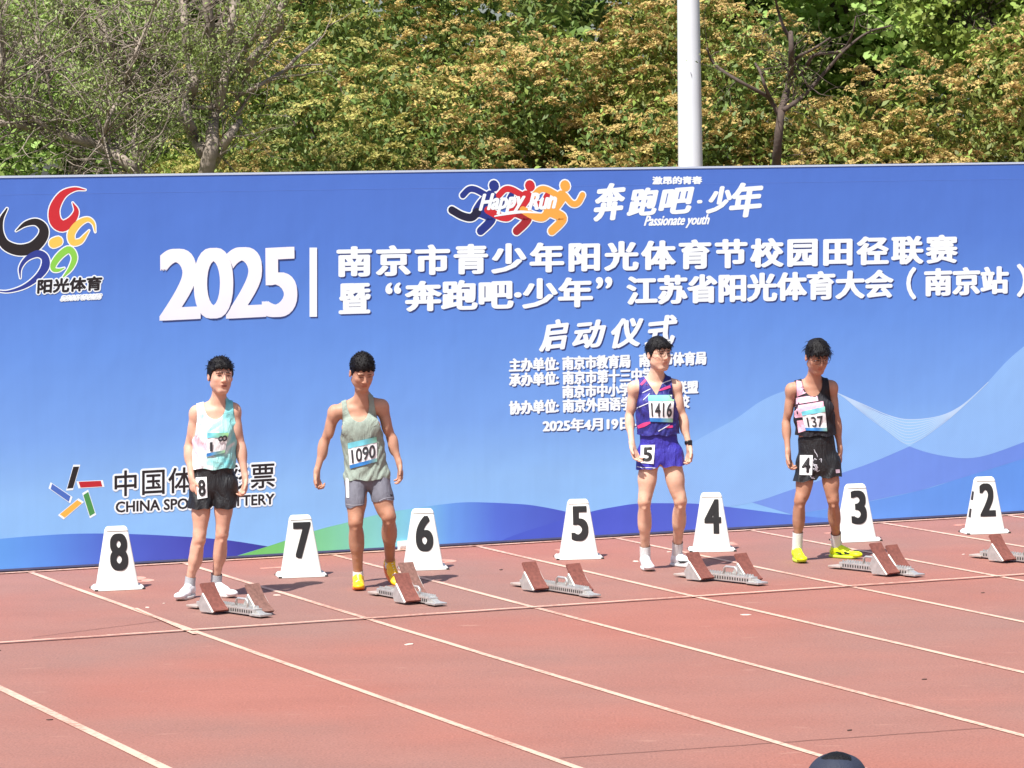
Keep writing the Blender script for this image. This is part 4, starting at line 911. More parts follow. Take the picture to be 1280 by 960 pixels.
def shoe(root, org, an, toe, fs, sd_):
    fl = toe - an; pitch = math.atan2(-(fl[2] + .0), math.hypot(fl[0], fl[1])); heel_drop = fs.get('drop' + sd_, 0.0)
    fwd = np.array((fl[0], fl[1], 0.)); fwd /= np.linalg.norm(fwd); up_ = np.array((0, 0, 1.))
    if heel_drop:                                            # heel lifted: foot pitched down towards the toes
        c, s_ = math.cos(heel_drop), math.sin(heel_drop); fwd, up_ = fwd * c - up_ * s_, up_ * c + fwd * s_
    lat = np.cross(fwd, up_); an0 = an + up_ * -.062 if not heel_drop else an - up_ * .062
    if not heel_drop: an0 = np.array((an[0], an[1], .0)) + np.array((0, 0, .016))
    base = an0 - fwd * .055; L_ = fs.get('len', .275)
    def p(a, b, c): return base + fwd * a + lat * b + up_ * c
    ax = (fwd, lat, up_); lo = np.minimum(p(-.04, 0, -.03), p(L_ + .03, 0, .1)) - .07; hi = np.maximum(p(-.04, 0, -.03), p(L_ + .03, 0, .13)) + .07
    U = Field(lo, hi, .0035)
    U.ell(p(.04, 0, .030), (.046, .034, .036), ax, k=.02); U.cone(p(.045, 0, .045), p(.050, 0, .078), .036, .036, k=.015); U.cone(p(.06, 0, .052), p(.16, 0, .030), .037, .030, lat, 1.0, .95, k=.02)
    U.cone(p(.14, 0, .024), p(L_ - .045, 0, .018), .040, .034, up_, .62, 1.0, k=.02); U.ell(p(L_ - .04, 0, .018), (.046, .037, .020), ax, k=.02); U.cone(p(.09, 0, .075), p(.17, 0, .050), .012, .009, lat, 2.0, 1.0, k=.01)
    P = np.stack(U.grid(), -1); z = (P - base) @ up_; x = (P - base) @ fwd
    U.a = np.maximum(U.a, (.004 - z).astype(np.float32)); U.a = np.maximum(U.a, (z - .088 + .0 * x).astype(np.float32))
    V, Fq = U.surface(); sh_ = npmesh('shoe', V - org, Fq[:, ::-1], fs['mat'], root, True)
    o_ = MB(); n = 26; rows = [(-.014, .96), (-.004, 1.03), (.008, 1.0)]; vs = []
    for zz, sc in rows:
        for k in range(n):
            a = 2 * math.pi * k / n; xx = math.cos(a); cx = .5 * L_ - .004 + xx * (L_ * .5 + .004) * sc; t = (xx + 1) / 2
            wd = (.033 + .010 * math.sin(t * math.pi * .95) + .004 * t) * (abs(math.sin(a)) ** .62) * math.copysign(1, math.sin(a)) * sc; vs.append(p(cx - .004, wd, zz + (.012 * max(0, t - .78) / .22 if zz < 0.006 else .006 * max(0, t - .8) / .2)))
    fs_ = [(i * n + k, i * n + (k + 1) % n, (i + 1) * n + (k + 1) % n, (i + 1) * n + k) for i in range(2) for k in range(n)] + [tuple(range(n - 1, -1, -1)), tuple(range(2 * n, 3 * n))]
    o_.add([v - org for v in vs], fs_); o_.build('sole', fs['sole'], sh_, True)
    lc = MB()
    for i in range(5):
        a = .105 + i * .020; zt = .088 - (a - .09) * .36; lc.tube([p(a - .006, -.020, zt - .012) - org, p(a, 0, zt + .002) - org, p(a + .006, .020, zt - .012) - org], .0030, 5); lc.tube([p(a - .006, .020, zt - .012) - org, p(a + .012, -.020, zt - .014) - org], .0026, 5)
    lc.build('laces', fs['lace'], sh_)['kind'] = 'stuff'
    for k_, pts_, wd_, mt_ in fs.get('marks', ()):
        if k_ in (sd_, 'B'):
            bv = BVHTree.FromPolygons([tuple(v) for v in V], [tuple(int(i) for i in q) for q in Fq]); sgs = -1 if sd_ == 'R' else 1
            for sg in (-1, 1):
                rib = []
                for a, c in pts_:
                    hit = bv.ray_cast(Vector(p(a, sg * .1, c)), Vector(-lat * sg)); q = np.array(hit[0]) if hit[0] is not None else p(a, sg * .035, c); rib.append(q + lat * sg * .0015)
                vs = []
                for i, q in enumerate(rib): wv = wd_ * math.sin(math.pi * (i + .35) / (len(rib) - .3)); vs += [q + up_ * wv - org, q - up_ * wv - org]
                mesh('side_stripe', vs, [(2 * i, 2 * i + 1, 2 * i + 3, 2 * i + 2) for i in range(len(rib) - 1)], mt_, sh_)

# print laid on the cloth of a garment: every vertex is cast onto the garment's surface
def cast(bv, x, y, off):
    d = ray(x, y).normalized(); hit = bv.ray_cast(CP, d)
    if hit[0] is None:
        q = CP + d * 26.0; hit = bv.find_nearest(CP + d * (hit_depth[0]))
        return hit[0] - d * off
    return hit[0] - d * off
hit_depth = [25.5]
def quad_px(c4, u, v): return [(1 - v) * ((1 - u) * c4[0][i] + u * c4[1][i]) + v * ((1 - u) * c4[3][i] + u * c4[2][i]) for i in (0, 1)]
def patch(name, parent, bv, org, c4, m, off=.004, nu=12, nv=10, wav=0.0, seed=0):
    vs = []
    for j in range(nv + 1):
        for i in range(nu + 1):
            x, y = quad_px(c4, i / nu, j / nv); q = cast(bv, x, y, off + wav * (1 + math.sin(i * 1.1 + seed) * math.cos(j * .9 + seed))); vs.append(np.array(q) - org)
    return mesh(name, vs, [(j * (nu + 1) + i, j * (nu + 1) + i + 1, (j + 1) * (nu + 1) + i + 1, (j + 1) * (nu + 1) + i) for j in range(nv) for i in range(nu)], m, parent, True)
def plate_text(name, parent, bv, org, s, c4, m, off=.006, grow=(.02, .02), rot=0.0):
    V, Fc = text_geo(s, 4); o_ = MB()
    for i, (a, b) in enumerate(disk(grow[0], grow[1], 6) if grow[0] else [(0, 0)]):
        g_ = []
        for u, v in V:
            x, y = quad_px(c4, u + a, 1 - v + b); g_.append(np.array(cast(bv, x, y, off + .0003 * i)) - org)
        o_.add(g_, Fc)
    return mesh(name, o_.v, o_.f, m, parent)
def ribbon_on(name, parent, bv, org, pts, ws, m, off=.0035, n=6):
    sp = cr_spline([(p_[0], p_[1], w_) for p_, w_ in zip(pts, ws)], n); vs = []
    for i, q in enumerate(sp):
        a = sp[max(i - 1, 0)]; b = sp[min(i + 1, len(sp) - 1)]; d = (b - a)[:2]; d = d / (np.linalg.norm(d) + 1e-9); s_ = np.array((-d[1], d[0])) * max(q[2], .1) / 2
        for k in (-1, -.33, .33, 1): vs.append(np.array(cast(bv, q[0] + s_[0] * k, q[1] + s_[1] * k, off)) - org)
    return mesh(name, vs, [(4 * i + k, 4 * i + k + 1, 4 * i + k + 5, 4 * i + k + 4) for i in range(len(sp) - 1) for k in range(3)], m, parent, True)
def joints(dct, Y0):
    """name -> (photo x, photo y, metres behind the person's own depth)"""
    return {k: tuple(at(v[0], v[1], Y0 + v[2])) for k, v in dct.items()}

M_bandA = ramp_mat('bib_band_top', [(0, P255(120, 205, 220, .9)), (1, P255(170, 225, 140, .9))], 'X', -.12, .14, streak=.1)
M_bandB = ramp_mat('bib_band_bottom', [(0, P255(60, 130, 200, .9)), (1, P255(180, 220, 130, .9))], 'X', -.12, .14, streak=.1)
def bib(P, c4, txt, seed, numq=(.10, .93, .30, .80), wav=.0008, split=None):
    root, org = P['root'], P['org']; sing, bv = P['sing']; hit_depth[0] = org[1] - .1
    b_ = patch('race_bib', root, bv, org, c4, M_bib, .005, wav=wav, seed=seed)
    def sub(u0, u1, v0, v1): return [quad_px(c4, u0, v0), quad_px(c4, u1, v0), quad_px(c4, u1, v1), quad_px(c4, u0, v1)]
    patch('bib_band', b_, bv, org, sub(0, 1, 0, .22), M_bandA, .0075, nu=10, nv=4, wav=wav, seed=seed); patch('bib_band', b_, bv, org, sub(0, 1, .86, 1), M_bandB, .0075, nu=10, nv=3, wav=wav, seed=seed)
    if txt: plate_text('bib_number', b_, bv, org, txt, sub(numq[0], numq[1], numq[2], numq[3]), M_bnum, .0085, (.014, .03))
    return b_
def hip_tag(P, c4, txt):
    root, org = P['root'], P['org']; sho, bv = P['sho']; hit_depth[0] = org[1] - .1
    b_ = patch('hip_number_tag', root, bv, org, c4, M_bib, .006, 8, 8); q = [quad_px(c4, .2, .14), quad_px(c4, .8, .14), quad_px(c4, .8, .86), quad_px(c4, .2, .86)]
    if txt: plate_text('tag_numeral', b_, bv, org, txt, q, M_ink, .009, (.09, .05))
    return b_
def z_of(py, Y): return at(640, py, Y).z + 0.0
# ------------------------------------------------------------------ the four runners
def two_tone(name, stops, scale, seed, rough=0.8):
    m = bpy.data.materials.new(name); m.use_nodes = True; t = m.node_tree; N = t.nodes; L = t.links; b = N['Principled BSDF']; b.inputs['Roughness'].default_value = rough
    tc = N.new('ShaderNodeTexCoord'); mp = N.new('ShaderNodeMapping'); mp.inputs['Location'].default_value = (seed, 0, seed); mp.inputs['Scale'].default_value = (1, .3, .7); L.new(tc.outputs['Object'], mp.inputs[0])
    n = N.new('ShaderNodeTexNoise'); n.inputs['Scale'].default_value = scale; n.inputs['Detail'].default_value = 2; n.inputs['Distortion'].default_value = 1.2; L.new(mp.outputs[0], n.inputs['Vector'])
    r = N.new('ShaderNodeValToRGB'); els = r.color_ramp.elements
    while len(els) < len(stops): els.new(.5)
    for e, (p, c) in zip(els, stops): e.position = p; e.color = c
    L.new(n.outputs['Fac'], r.inputs[0]); L.new(r.outputs[0], b.inputs['Base Color']); return m
def tiedye():
    """pink on the wearer's right, mint and aqua on the left, white between, as dyed"""
    m = two_tone('singlet_tie_dye', [(0, P255(240, 192, 212, .9)), (.38, P255(244, 214, 226, .9)), (.48, P255(236, 246, 246, .9)), (.58, P255(170, 232, 226, .9)), (.8, P255(120, 206, 212, .9))], 7, 1.3)
    t = m.node_tree; N = t.nodes; L = t.links; sp = N.new('ShaderNodeSeparateXYZ'); tc = [n for n in N if n.type == 'TEX_COORD'][0]; L.new(tc.outputs['Object'], sp.inputs[0])
    mr = N.new('ShaderNodeMapRange'); mr.inputs['From Min'].default_value = -.14; mr.inputs['From Max'].default_value = .16; mr.inputs['To Min'].default_value = -.18; mr.inputs['To Max'].default_value = .20; L.new(sp.outputs['X'], mr.inputs['Value'])
    ad = N.new('ShaderNodeMath'); ad.operation = 'ADD'; L.new(mr.outputs[0], ad.inputs[0]); L.new([n for n in N if n.type == 'TEX_NOISE'][0].outputs['Fac'], ad.inputs[1]); L.new(ad.outputs[0], [n for n in N if n.type == 'VALTORGB'][0].inputs[0]); return m
M_cblack = mat('satin_black', rgb(24, 24, 27), 0.55, 0.3, 120, 0.1)
M_sage = mat('knit_sage', rgb(146, 158, 146), 0.85, 0.4, 300, 0.06, 30)
M_sagerim = mat('knit_sage_rim', rgb(132, 146, 134), 0.85)
M_tight = mat('tight_grey', rgb(112, 112, 122), 0.6, 0.2, 300, 0.08, 20)
M_tseam = mat('tight_seam', rgb(160, 160, 168), 0.7)
M_navy = two_tone('singlet_navy', [(0, rgb(30, 30, 96)), (.45, rgb(34, 36, 112)), (.55, rgb(52, 50, 142)), (1, rgb(40, 40, 120))], 9, 2.0, .6)
M_purp = mat('shorts_purple_blue', rgb(54, 48, 158), 0.6, 0.3, 120, 0.1, 12)
M_pinkline = mat('print_pink', rgb(214, 60, 120), .6); M_whiteline = mat('print_line_white', rgb(225, 228, 240, .85), .6)
M_shirtpink = mat('singlet_pink', rgb(244, 186, 206, .9), .75, .2, 200, .04)
M_cblk2 = mat('singlet_black', rgb(22, 20, 28), .7, .2, 200)
white_shoe = mat('shoe_white', rgb(238, 238, 240, .88), .5); sole_w = mat('sole_white', rgb(210, 208, 205), .6); lace_w = mat('lace_white', rgb(245, 245, 245, .9), .7)
yel = mat('shoe_yellow', rgb(250, 196, 22), .5, var=.06, vscale=40); org_ = mat('sole_orange', rgb(240, 120, 50), .5); lime = mat('shoe_lime', rgb(222, 246, 20), .5, var=.05, vscale=40); sole_d = mat('sole_dark', rgb(58, 50, 46), .6)
blk = mat('shoe_mark_black', rgb(30, 34, 30), .5); sole_lime = mat('sole_lime', rgb(190, 215, 60), .5)
SK1 = rgb(224, 176, 152, .84); SK2 = rgb(204, 154, 128, .82); SK3 = rgb(230, 186, 160, .86); SK4 = rgb(200, 150, 124, .80)

for m_, a_, b_ in ((M_cblack, 13, .5), (M_sage, 12, .55), (M_navy, 14, .55), (M_purp, 13, .5), (M_cblk2, 14, .6), (M_tight, 18, .25), (M_shirtpink, 14, .4), (M_bib, 22, .22)): folds(m_, a_, b_)
TD = folds(tiedye(), 13, .55)
def base_y(px_, py_): return gp(px_, py_).y
# runner in lane 8
Y = 24.75
j = joints(dict(head=(275.5, 471, -.03), neck=(273, 505, 0), shL=(247, 515, .0), shR=(291, 512, .02), elL=(236, 560, .03), elR=(300.5, 557, .03), wrL=(239.5, 597, -.06), wrR=(306.5, 597, -.02),
    hipL=(253, 610, 0), hipR=(281, 610, 0), knL=(249, 675, -.05), knR=(277.5, 668, -.02), anL=(237, 728.5, -.02), anR=(270, 727.5, .06), toeL=(226, 751, -.20), toeR=(292, 744, 0)), Y)
g0 = gp(258, 748); org = (at(265, 600, Y).x, Y, 0.0)
j['anL'] = (j['anL'][0], j['anL'][1], .115); j['anR'] = (j['anR'][0], j['anR'][1], .115)
j['toeL'] = (j['toeL'][0], j['anL'][1] - .15, .02); j['toeR'] = (j['anR'][0] + .11, j['anR'][1] - .12, .02)
def zz(px_, py_, dy=0): return at(px_, py_, Y + dy).z
P8 = person(dict(id='a', J=j, org=org, label='young runner in pastel tie-dye singlet and loose black shorts beside marker 8', group='runners waiting behind the start line', skin=SK1, seed=1, legs=.86, arms=.93,
    face=(.42, -1, -.02), upv=(.05, 0, 1), eye=.0022, teeth=True, hair=dict(side=.010, top=.022, rough=.0035, line=.062, locks=200, len=.026, fringe=(.01, .072), lift=.004),
    handL=dict(dir=(.10, -.10, -1), palm=(.8, .5, 0), curl=.45), handR=dict(dir=(-.05, -.12, -1), palm=(-.75, -.45, 0), curl=1.0, flip=True),
    singlet=dict(hem=zz(270, 585), neck_w=.078, front=.055, back=-.02, strap=.128, mat=TD, slant=.6, loose=.2), shorts=dict(grow=.018, fold=.008, hemL=zz(255, 636, -.08), hemR=zz(280, 636, -.08), waist=zz(270, 578), mat=M_cblack),
    feet=dict(sock=M_sockg, sock_h=(.035, .045), mat=white_shoe, sole=sole_w, lace=lace_w)))
bib(P8, [(259, 541), (286, 541), (281, 566), (258, 571)], None, 1, wav=.002)
hd_ = P8['sing']; hit_depth[0] = Y - .1
plate_text('bib_number', P8['root'], hd_[1], P8['org'], '1', [(262.5, 553), (265.5, 553), (265.5, 564), (262.5, 564)], M_bnum, .0120, (.05, .02))
plate_text('bib_number', P8['root'], hd_[1], P8['org'], '8', [(273, 552.5), (273, 545.5), (284, 544), (284, 551)], M_bnum, .0120, (.03, .02))
hip_tag(P8, [(244.5, 597), (258.3, 596), (259.3, 622), (247, 624)], '8')

# runner in lane 7
Y = 25.15
j = joints(dict(head=(452.5, 466.5, -.10), neck=(453, 500, -.03), shL=(420, 514, .0), shR=(476, 507, .02), elL=(406, 552, .06), elR=(489, 548, .06), wrL=(396, 590, .02), wrR=(499, 579, .02),
    hipL=(446, 604, 0), hipR=(472, 602, .02), knL=(444.5, 653, -.08), knR=(486, 646, -.06), anL=(447.5, 717, .02), anR=(487.5, 702, .30), toeL=(449, 739, -.20), toeR=(497, 720, 0)), Y)
org = (at(460, 600, Y).x, Y, 0.0); dz = gp(449, 738)
j['anL'] = (j['anL'][0], dz.y + .16, .115); j['toeL'] = (j['anL'][0] + .01, dz.y, .02); j['toeR'] = (j['anR'][0] + .05, j['anR'][1] - .13, .02)
P7 = person(dict(id='b', J=j, org=org, label='runner in sage green tank top and grey tights stepping between markers 7 and 6', group='runners waiting behind the start line', skin=SK2, seed=2, legs=1.0, leg_tint=(.84, .78, .74), arms=.90,
    face=(.34, -1, -.5), upv=(.04, -.1, 1), eye=.0018, hair=dict(side=.006, top=.030, rough=.0012, line=.058, locks=500, len=.009, flat=True, lift=.006, stand=1.0),
    handL=dict(dir=(.02, -.10, -1), palm=(.8, -.5, 0), curl=1.25), handR=dict(dir=(.12, -.10, -1), palm=(-.9, -.4, 0), curl=.7, flip=True, spread=1.6), size=.96,
    singlet=dict(hem=zz(460, 599), neck_w=.080, front=.088, back=-.01, strap=.116, mat=M_sage, slant=-.5, loose=.4, arm=.18), shorts=dict(grow=.001, fold=.0008, hemL=zz(440, 633, -.09), hemR=zz(482, 627, -.09), waist=zz(460, 590), mat=M_tight),
    feet=dict(sock=M_sock, sock_h=(.012, .02), mat=yel, sole=org_, lace=lace_w, dropR=.55)))
bib(P7, [(434.5, 554), (471, 546), (471.5, 577), (437.5, 586)], '1090', 2)
r7, o7, b7 = P7['root'], P7['org'], P7['sing'][1]; hit_depth[0] = Y - .1
ribbon_on('neck_binding', P7['sing'][0], b7, o7, [(434, 494), (437.5, 505), (444, 515.5), (453, 520), (461, 513), (464, 500)], [1.6] * 6, M_sagerim, .002) if False else None
s7 = P7['sho'][1]
hip_tag(P7, [(431.5, 597), (436, 598), (436.5, 622), (433, 622)], None)
ribbon_on('hem_seam', P7['sho'][0], s7, o7, [(432, 630), (440, 631.5), (449, 631), (456, 629.5)], [.9] * 4, M_tseam, .002)
ribbon_on('hem_seam', P7['sho'][0], s7, o7, [(470, 629), (478, 624), (486, 622), (494, 622.5)], [.9] * 4, M_tseam, .002)
ribbon_on('leg_mark', P7['sho'][0], s7, o7, [(487.5, 618), (489.5, 619), (493, 618)], [.5, 1.6, .4], M_ink, .003)

# runner in lane 5
Y = 26.05
j = joints(dict(head=(823.5, 443, -.03), neck=(820.5, 474, .0), shL=(794, 484, .0), shR=(843, 482, .02), elL=(786.5, 521, .05), elR=(853, 521, .03), wrL=(790, 555, -.08), wrR=(861.5, 558, -.02),
    hipL=(812, 573, 0), hipR=(838, 573, 0), knL=(805.5, 627, -.05), knR=(850.5, 626, -.03), anL=(807, 692, .02), anR=(848, 690, .02), toeL=(811, 712, -.2), toeR=(863, 709, -.12)), Y)
org = (at(825, 600, Y).x, Y, 0.0); qa, qb = gp(811, 714), gp(862, 710)
j['anL'] = (j['anL'][0], qa.y + .17, .115); j['toeL'] = (j['anL'][0] + .02, qa.y, .02); j['anR'] = (j['anR'][0], qb.y + .13, .115); j['toeR'] = (j['anR'][0] + .13, qb.y - .02, .02)
P5 = person(dict(id='c', J=j, org=org, label='runner with glasses, navy patterned singlet and purple blue shorts between markers 5 and 4', group='runners waiting behind the start line', skin=SK3, seed=3, legs=.93, arms=.86,
    face=(.62, -1, -.06), upv=(0, 0, 1), eye=.0026, glasses=True, hair=dict(side=.009, top=.016, rough=.0022, line=.052, locks=150, len=.032, fringe=(0, .066), droop=.7),
    handL=dict(dir=(.25, -.28, -1), palm=(.7, -.6, 0), curl=.6), handR=dict(dir=(.03, -.10, -1), palm=(-.8, -.5, 0), curl=1.0, flip=True),
    singlet=dict(hem=zz(825, 543), neck_w=.078, front=.062, back=-.02, strap=.122, mat=M_navy, slant=.3, loose=.5, vneck=1), shorts=dict(grow=.016, fold=.007, hemL=zz(808, 586, -.08), hemR=zz(842, 583, -.08), waist=zz(825, 530), mat=M_purp),
    feet=dict(sock=M_sock, sock_h=(.065, .09), mat=white_shoe, sole=sole_w, lace=lace_w, marks=[('R', [(.10, .032), (.13, .024), (.17, .028), (.215, .034)], .009, blk)])))
bib(P5, [(810, 494), (843, 493.5), (841, 528), (812.5, 527)], '1416', 3)
r5, o5, b5 = P5['root'], P5['org'], P5['sing'][1]; hit_depth[0] = Y - .1; S5 = P5['sing'][0]
for pts, wd, m_ in (([(803, 491), (815, 485), (828, 479), (839, 475)], [1.1] * 4, M_whiteline), ([(796, 510), (803, 507), (810, 504)], [1.1] * 3, M_whiteline), ([(823, 539), (830, 535), (837, 531)], [1.1] * 3, M_whiteline),
        ([(801, 481), (805, 477), (809, 472)], [2.5, 3, 2], M_pinkline), ([(824, 488), (831, 485.5), (838, 483)], [1.5, 3, 3], M_pinkline), ([(797, 534), (805, 531), (813, 528)], [3.5, 5, 2], M_pinkline), ([(833, 534.5), (837, 533.5), (841, 533)], [1, 3, 3], M_pinkline),
        ([(804, 500), (812, 492)], [1, 1], M_whiteline)):
    if len(pts) == 2: pts = [pts[0], ((pts[0][0] + pts[1][0]) / 2, (pts[0][1] + pts[1][1]) / 2), pts[1]]; wd = [.7, .7, .7]
    ribbon_on('printed_stripe', S5, b5, o5, pts, wd, m_)
hip_tag(P5, [(801, 556.5), (818.8, 556), (817, 580), (800.5, 578.5)], '5')
ribbon_on('hem_piping', P5['sho'][0], P5['sho'][1], o5, [(795, 583), (803, 584.5), (813, 584.5), (821, 585.5)], [.9] * 4, M_whiteline, .002)
w_ = np.array(P5['J']['wrR']); fa = w_ - np.array(P5['J']['elR']); fa /= np.linalg.norm(fa); wc = w_ - fa * .03 - o5
o_ = MB(); o_.tube([wc - fa * .012, wc - fa * .004, wc + fa * .004, wc + fa * .012], [.0275, .0285, .0285, .0275], 20); strap = o_.build('watch_strap', M_watch, r5, True)
o_ = MB(); wq = Vector(wc) + Vector((.012, -.026, 0)); o_.box((wq.x - .016, wq.y - .006, wq.z - .019), (wq.x + .016, wq.y + .002, wq.z + .019)); o_.build('watch_face', M_watch, strap, bevel=.003)

# runner in lane 4
Y = 26.5
j = joints(dict(head=(1021.5, 446.5, -.10), neck=(1017, 478, -.02), shL=(990.5, 486, .0), shR=(1038.5, 483, .02), elL=(982.5, 529, .05), elR=(1045.5, 525, .06), wrL=(985, 566, -.02), wrR=(1050, 562, .05),
    hipL=(1010, 583, 0), hipR=(1036, 583, 0), knL=(1000, 626, -.05), knR=(1041.5, 625, -.03), anL=(996.5, 681, .02), anR=(1047, 680, .02), toeL=(999, 700, -.2), toeR=(1072, 692, -.1)), Y)
org = (at(1021, 600, Y).x, Y, 0.0); qa, qb = gp(999, 704), gp(1066, 699)
j['anL'] = (j['anL'][0], qa.y + .17, .115); j['toeL'] = (j['anL'][0] + .02, qa.y, .02); j['anR'] = (j['anR'][0] + .01, qb.y + .12, .115); j['toeR'] = (j['anR'][0] + .15, qb.y, .02)
P4 = person(dict(id='d', J=j, org=org, label='runner in half pink half black singlet looking down, yellow green shoes, beside marker 3', group='runners waiting behind the start line', skin=SK4, seed=4, legs=.84, leg_tint=(.88, .84, .80), arms=.82,
    face=(.30, -1, -.46), upv=(.02, -.1, 1), eye=.0016, glasses=True, hair=dict(side=.009, top=.022, rough=.004, line=.052, locks=260, len=.040, fringe=(.012, .062), lift=.003, droop=.55, stand=.22),
    handL=dict(dir=(.08, -.10, -1), palm=(.8, -.5, 0), curl=1.0), handR=dict(dir=(.02, .05, -1), palm=(-.9, .2, 0), curl=.8, flip=True), size=.99,
    singlet=dict(hem=zz(1020, 544), neck_w=.076, front=.062, back=-.02, strap=.125, mat=M_cblk2, slant=.4, loose=.5), shorts=dict(grow=.018, fold=.008, hemL=zz(1005, 601, -.08), hemR=zz(1040, 597, -.08), waist=zz(1020, 536), mat=M_cblack),
    feet=dict(sock=M_sock, sock_h=(.11, .10), mat=lime, sole=sole_lime, lace=mat('lace_lime', rgb(235, 250, 90), .6), marks=[('R', [(.07, .030), (.12, .022), (.16, .030), (.20, .026)], .011, blk)])))
r4, o4, b4 = P4['root'], P4['org'], P4['sing'][1]; S4 = P4['sing'][0]; hit_depth[0] = Y - .1
patch('pink_panel', S4, b4, o4, [(995.5, 475.5), (1004, 477), (1016, 487.5), (996, 496)], M_shirtpink, .0022, 10, 10)
patch('pink_panel', S4, b4, o4, [(993, 497.5), (1021, 493.5), (1023, 501), (993, 505.5)], M_shirtpink, .0022, 14, 6)
patch('pink_panel', S4, b4, o4, [(992.5, 507.5), (1029, 501.5), (1030, 508), (993, 521)], M_shirtpink, .0022, 14, 8)
patch('pink_panel', S4, b4, o4, [(993, 520), (1003, 515), (1003, 521.5), (994, 522.5)], M_shirtpink, .0024, 8, 4)
patch('pink_panel', S4, b4, o4, [(996, 526), (1006, 524.5), (1008, 538), (998, 541)], M_shirtpink, .0022, 8, 8)
bib(P4, [(1001.5, 514.5), (1031, 508), (1034, 539), (1007, 538)], '137', 4, numq=(.16, .86, .36, .82), wav=.002)
hip_tag(P4, [(1000, 569), (1016, 569), (1015, 594), (999.5, 593.5)], '4')
M_squig = mat('shorts_scribble', rgb(196, 196, 204), .7); rs = random.Random(5); par = P4['sho'][0]; sb = P4['sho'][1]
for k in range(13):
    x0 = rs.uniform(1000, 1024) if k < 8 else rs.uniform(1016, 1027); y0 = rs.uniform(586, 600) if k < 7 else rs.uniform(562, 592); pts = [(x0, y0)]
    for i in range(4): pts.append((pts[-1][0] + rs.uniform(-3, 3), pts[-1][1] + rs.uniform(-4.5, 1.5)))
    ribbon_on('scribble', par, sb, o4, pts, [.5, .8, .9, .8, .4], M_squig, .003, 4)
patch('hem_patch', par, sb, o4, [(1044.5, 587), (1049.5, 586.5), (1050, 591), (1045, 591.5)], mat('patch_pale', rgb(222, 200, 214), .7), .003, 3, 3)
# ------------------------------------------------------------------ trees and shrubs behind the banner
rs_ = np.random.RandomState(11)
def rot_frames(n, tilt=1.0, rs=rs_):
    """n random orthonormal frames; tilt 0 keeps the third axis up"""
    zz_ = np.stack([rs.normal(size=n) * tilt, rs.normal(size=n) * tilt, np.ones(n)], 1); zz_ /= np.linalg.norm(zz_, axis=1, keepdims=True)
    a = rs.uniform(0, 2 * np.pi, n); x0 = np.stack([np.cos(a), np.sin(a), np.zeros(n)], 1); x0 -= zz_ * (x0 * zz_).sum(1, keepdims=True); x0 /= np.linalg.norm(x0, axis=1, keepdims=True)
    return np.stack([x0, np.cross(zz_, x0), zz_], 1)
def inst(tv, tf, P, Fr, Sc):
    """template mesh copied to points P with frames Fr and scales Sc -> arrays"""
    V = np.einsum('kj,njl->nkl', tv, Fr) * Sc[:, None, None] + P[:, None, :]; n = len(P); k = len(tv)
    F = tf[None] + (np.arange(n) * k)[:, None, None]; return V.reshape(-1, 3), F.reshape(-1, tf.shape[1])
LEAF = np.array([(0, 0, 0), (.22, .42, .10), (0, 1, -.06), (-.22, .42, .10)], float); LF = np.array([(0, 1, 2, 3)])
OVAL = np.array([(0, 0, 0), (.40, .30, .06), (.34, .75, .05), (0, 1, -.05), (-.34, .75, .05), (-.40, .30, .06)], float); OF = np.array([(0, 1, 2, 3), (0, 3, 4, 5)])
def cyme(nf, seed):
    r = np.random.RandomState(seed); a = r.uniform(0, 2 * np.pi, nf); q = np.sqrt(r.uniform(0, 1, nf)); c = np.stack([q * np.cos(a), q * np.sin(a), .62 * np.sqrt(np.clip(1 - q * q * .95, 0, 1)) + r.normal(0, .05, nf)], 1)
    Fr = rot_frames(nf, .55, r); t = np.array([(-1.2, -.8, 0), (1.2, -.8, 0), (0, 1.4, 0)], float) * .148
    return inst(t, np.array([(0, 1, 2)]), c, Fr, r.uniform(.7, 1.3, nf))
CY = [cyme(48, i) for i in range(3)]
def foliage_mat(name, c, isl=.28, tr_=.35, rough=.55):
    m = mat(name, c, rough, island=isl, trans=tr_, var=.12, vscale=.9, spec=.35)
    return m
M_leafA = foliage_mat('leaf_dark_green', rgb(104, 124, 60)); M_leafB = foliage_mat('leaf_olive', rgb(124, 134, 64)); M_leafC = foliage_mat('leaf_fresh', rgb(146, 164, 78), .3, .35)
M_flA = foliage_mat('blossom_ochre', rgb(196, 172, 108), .2, .3, .9); M_flB = foliage_mat('blossom_tan', rgb(194, 168, 108), .2, .3, .9); M_flC = foliage_mat('blossom_greenish', rgb(180, 172, 100), .2, .3, .9)
M_bark = mat('bark_grey', rgb(140, 127, 114), .9, .8, 22, .35, 9); M_bark2 = mat('bark_dark', rgb(84, 70, 62), .9, .8, 22, .3, 9)
def trunk_mesh(paths, org, name, m, parent, n=8):
    o_ = MB()
    for pts, rs2 in paths: o_.tube([Vector(p_) - Vector(org) for p_ in pts], rs2, n)
    return o_.build(name, m, parent, True)
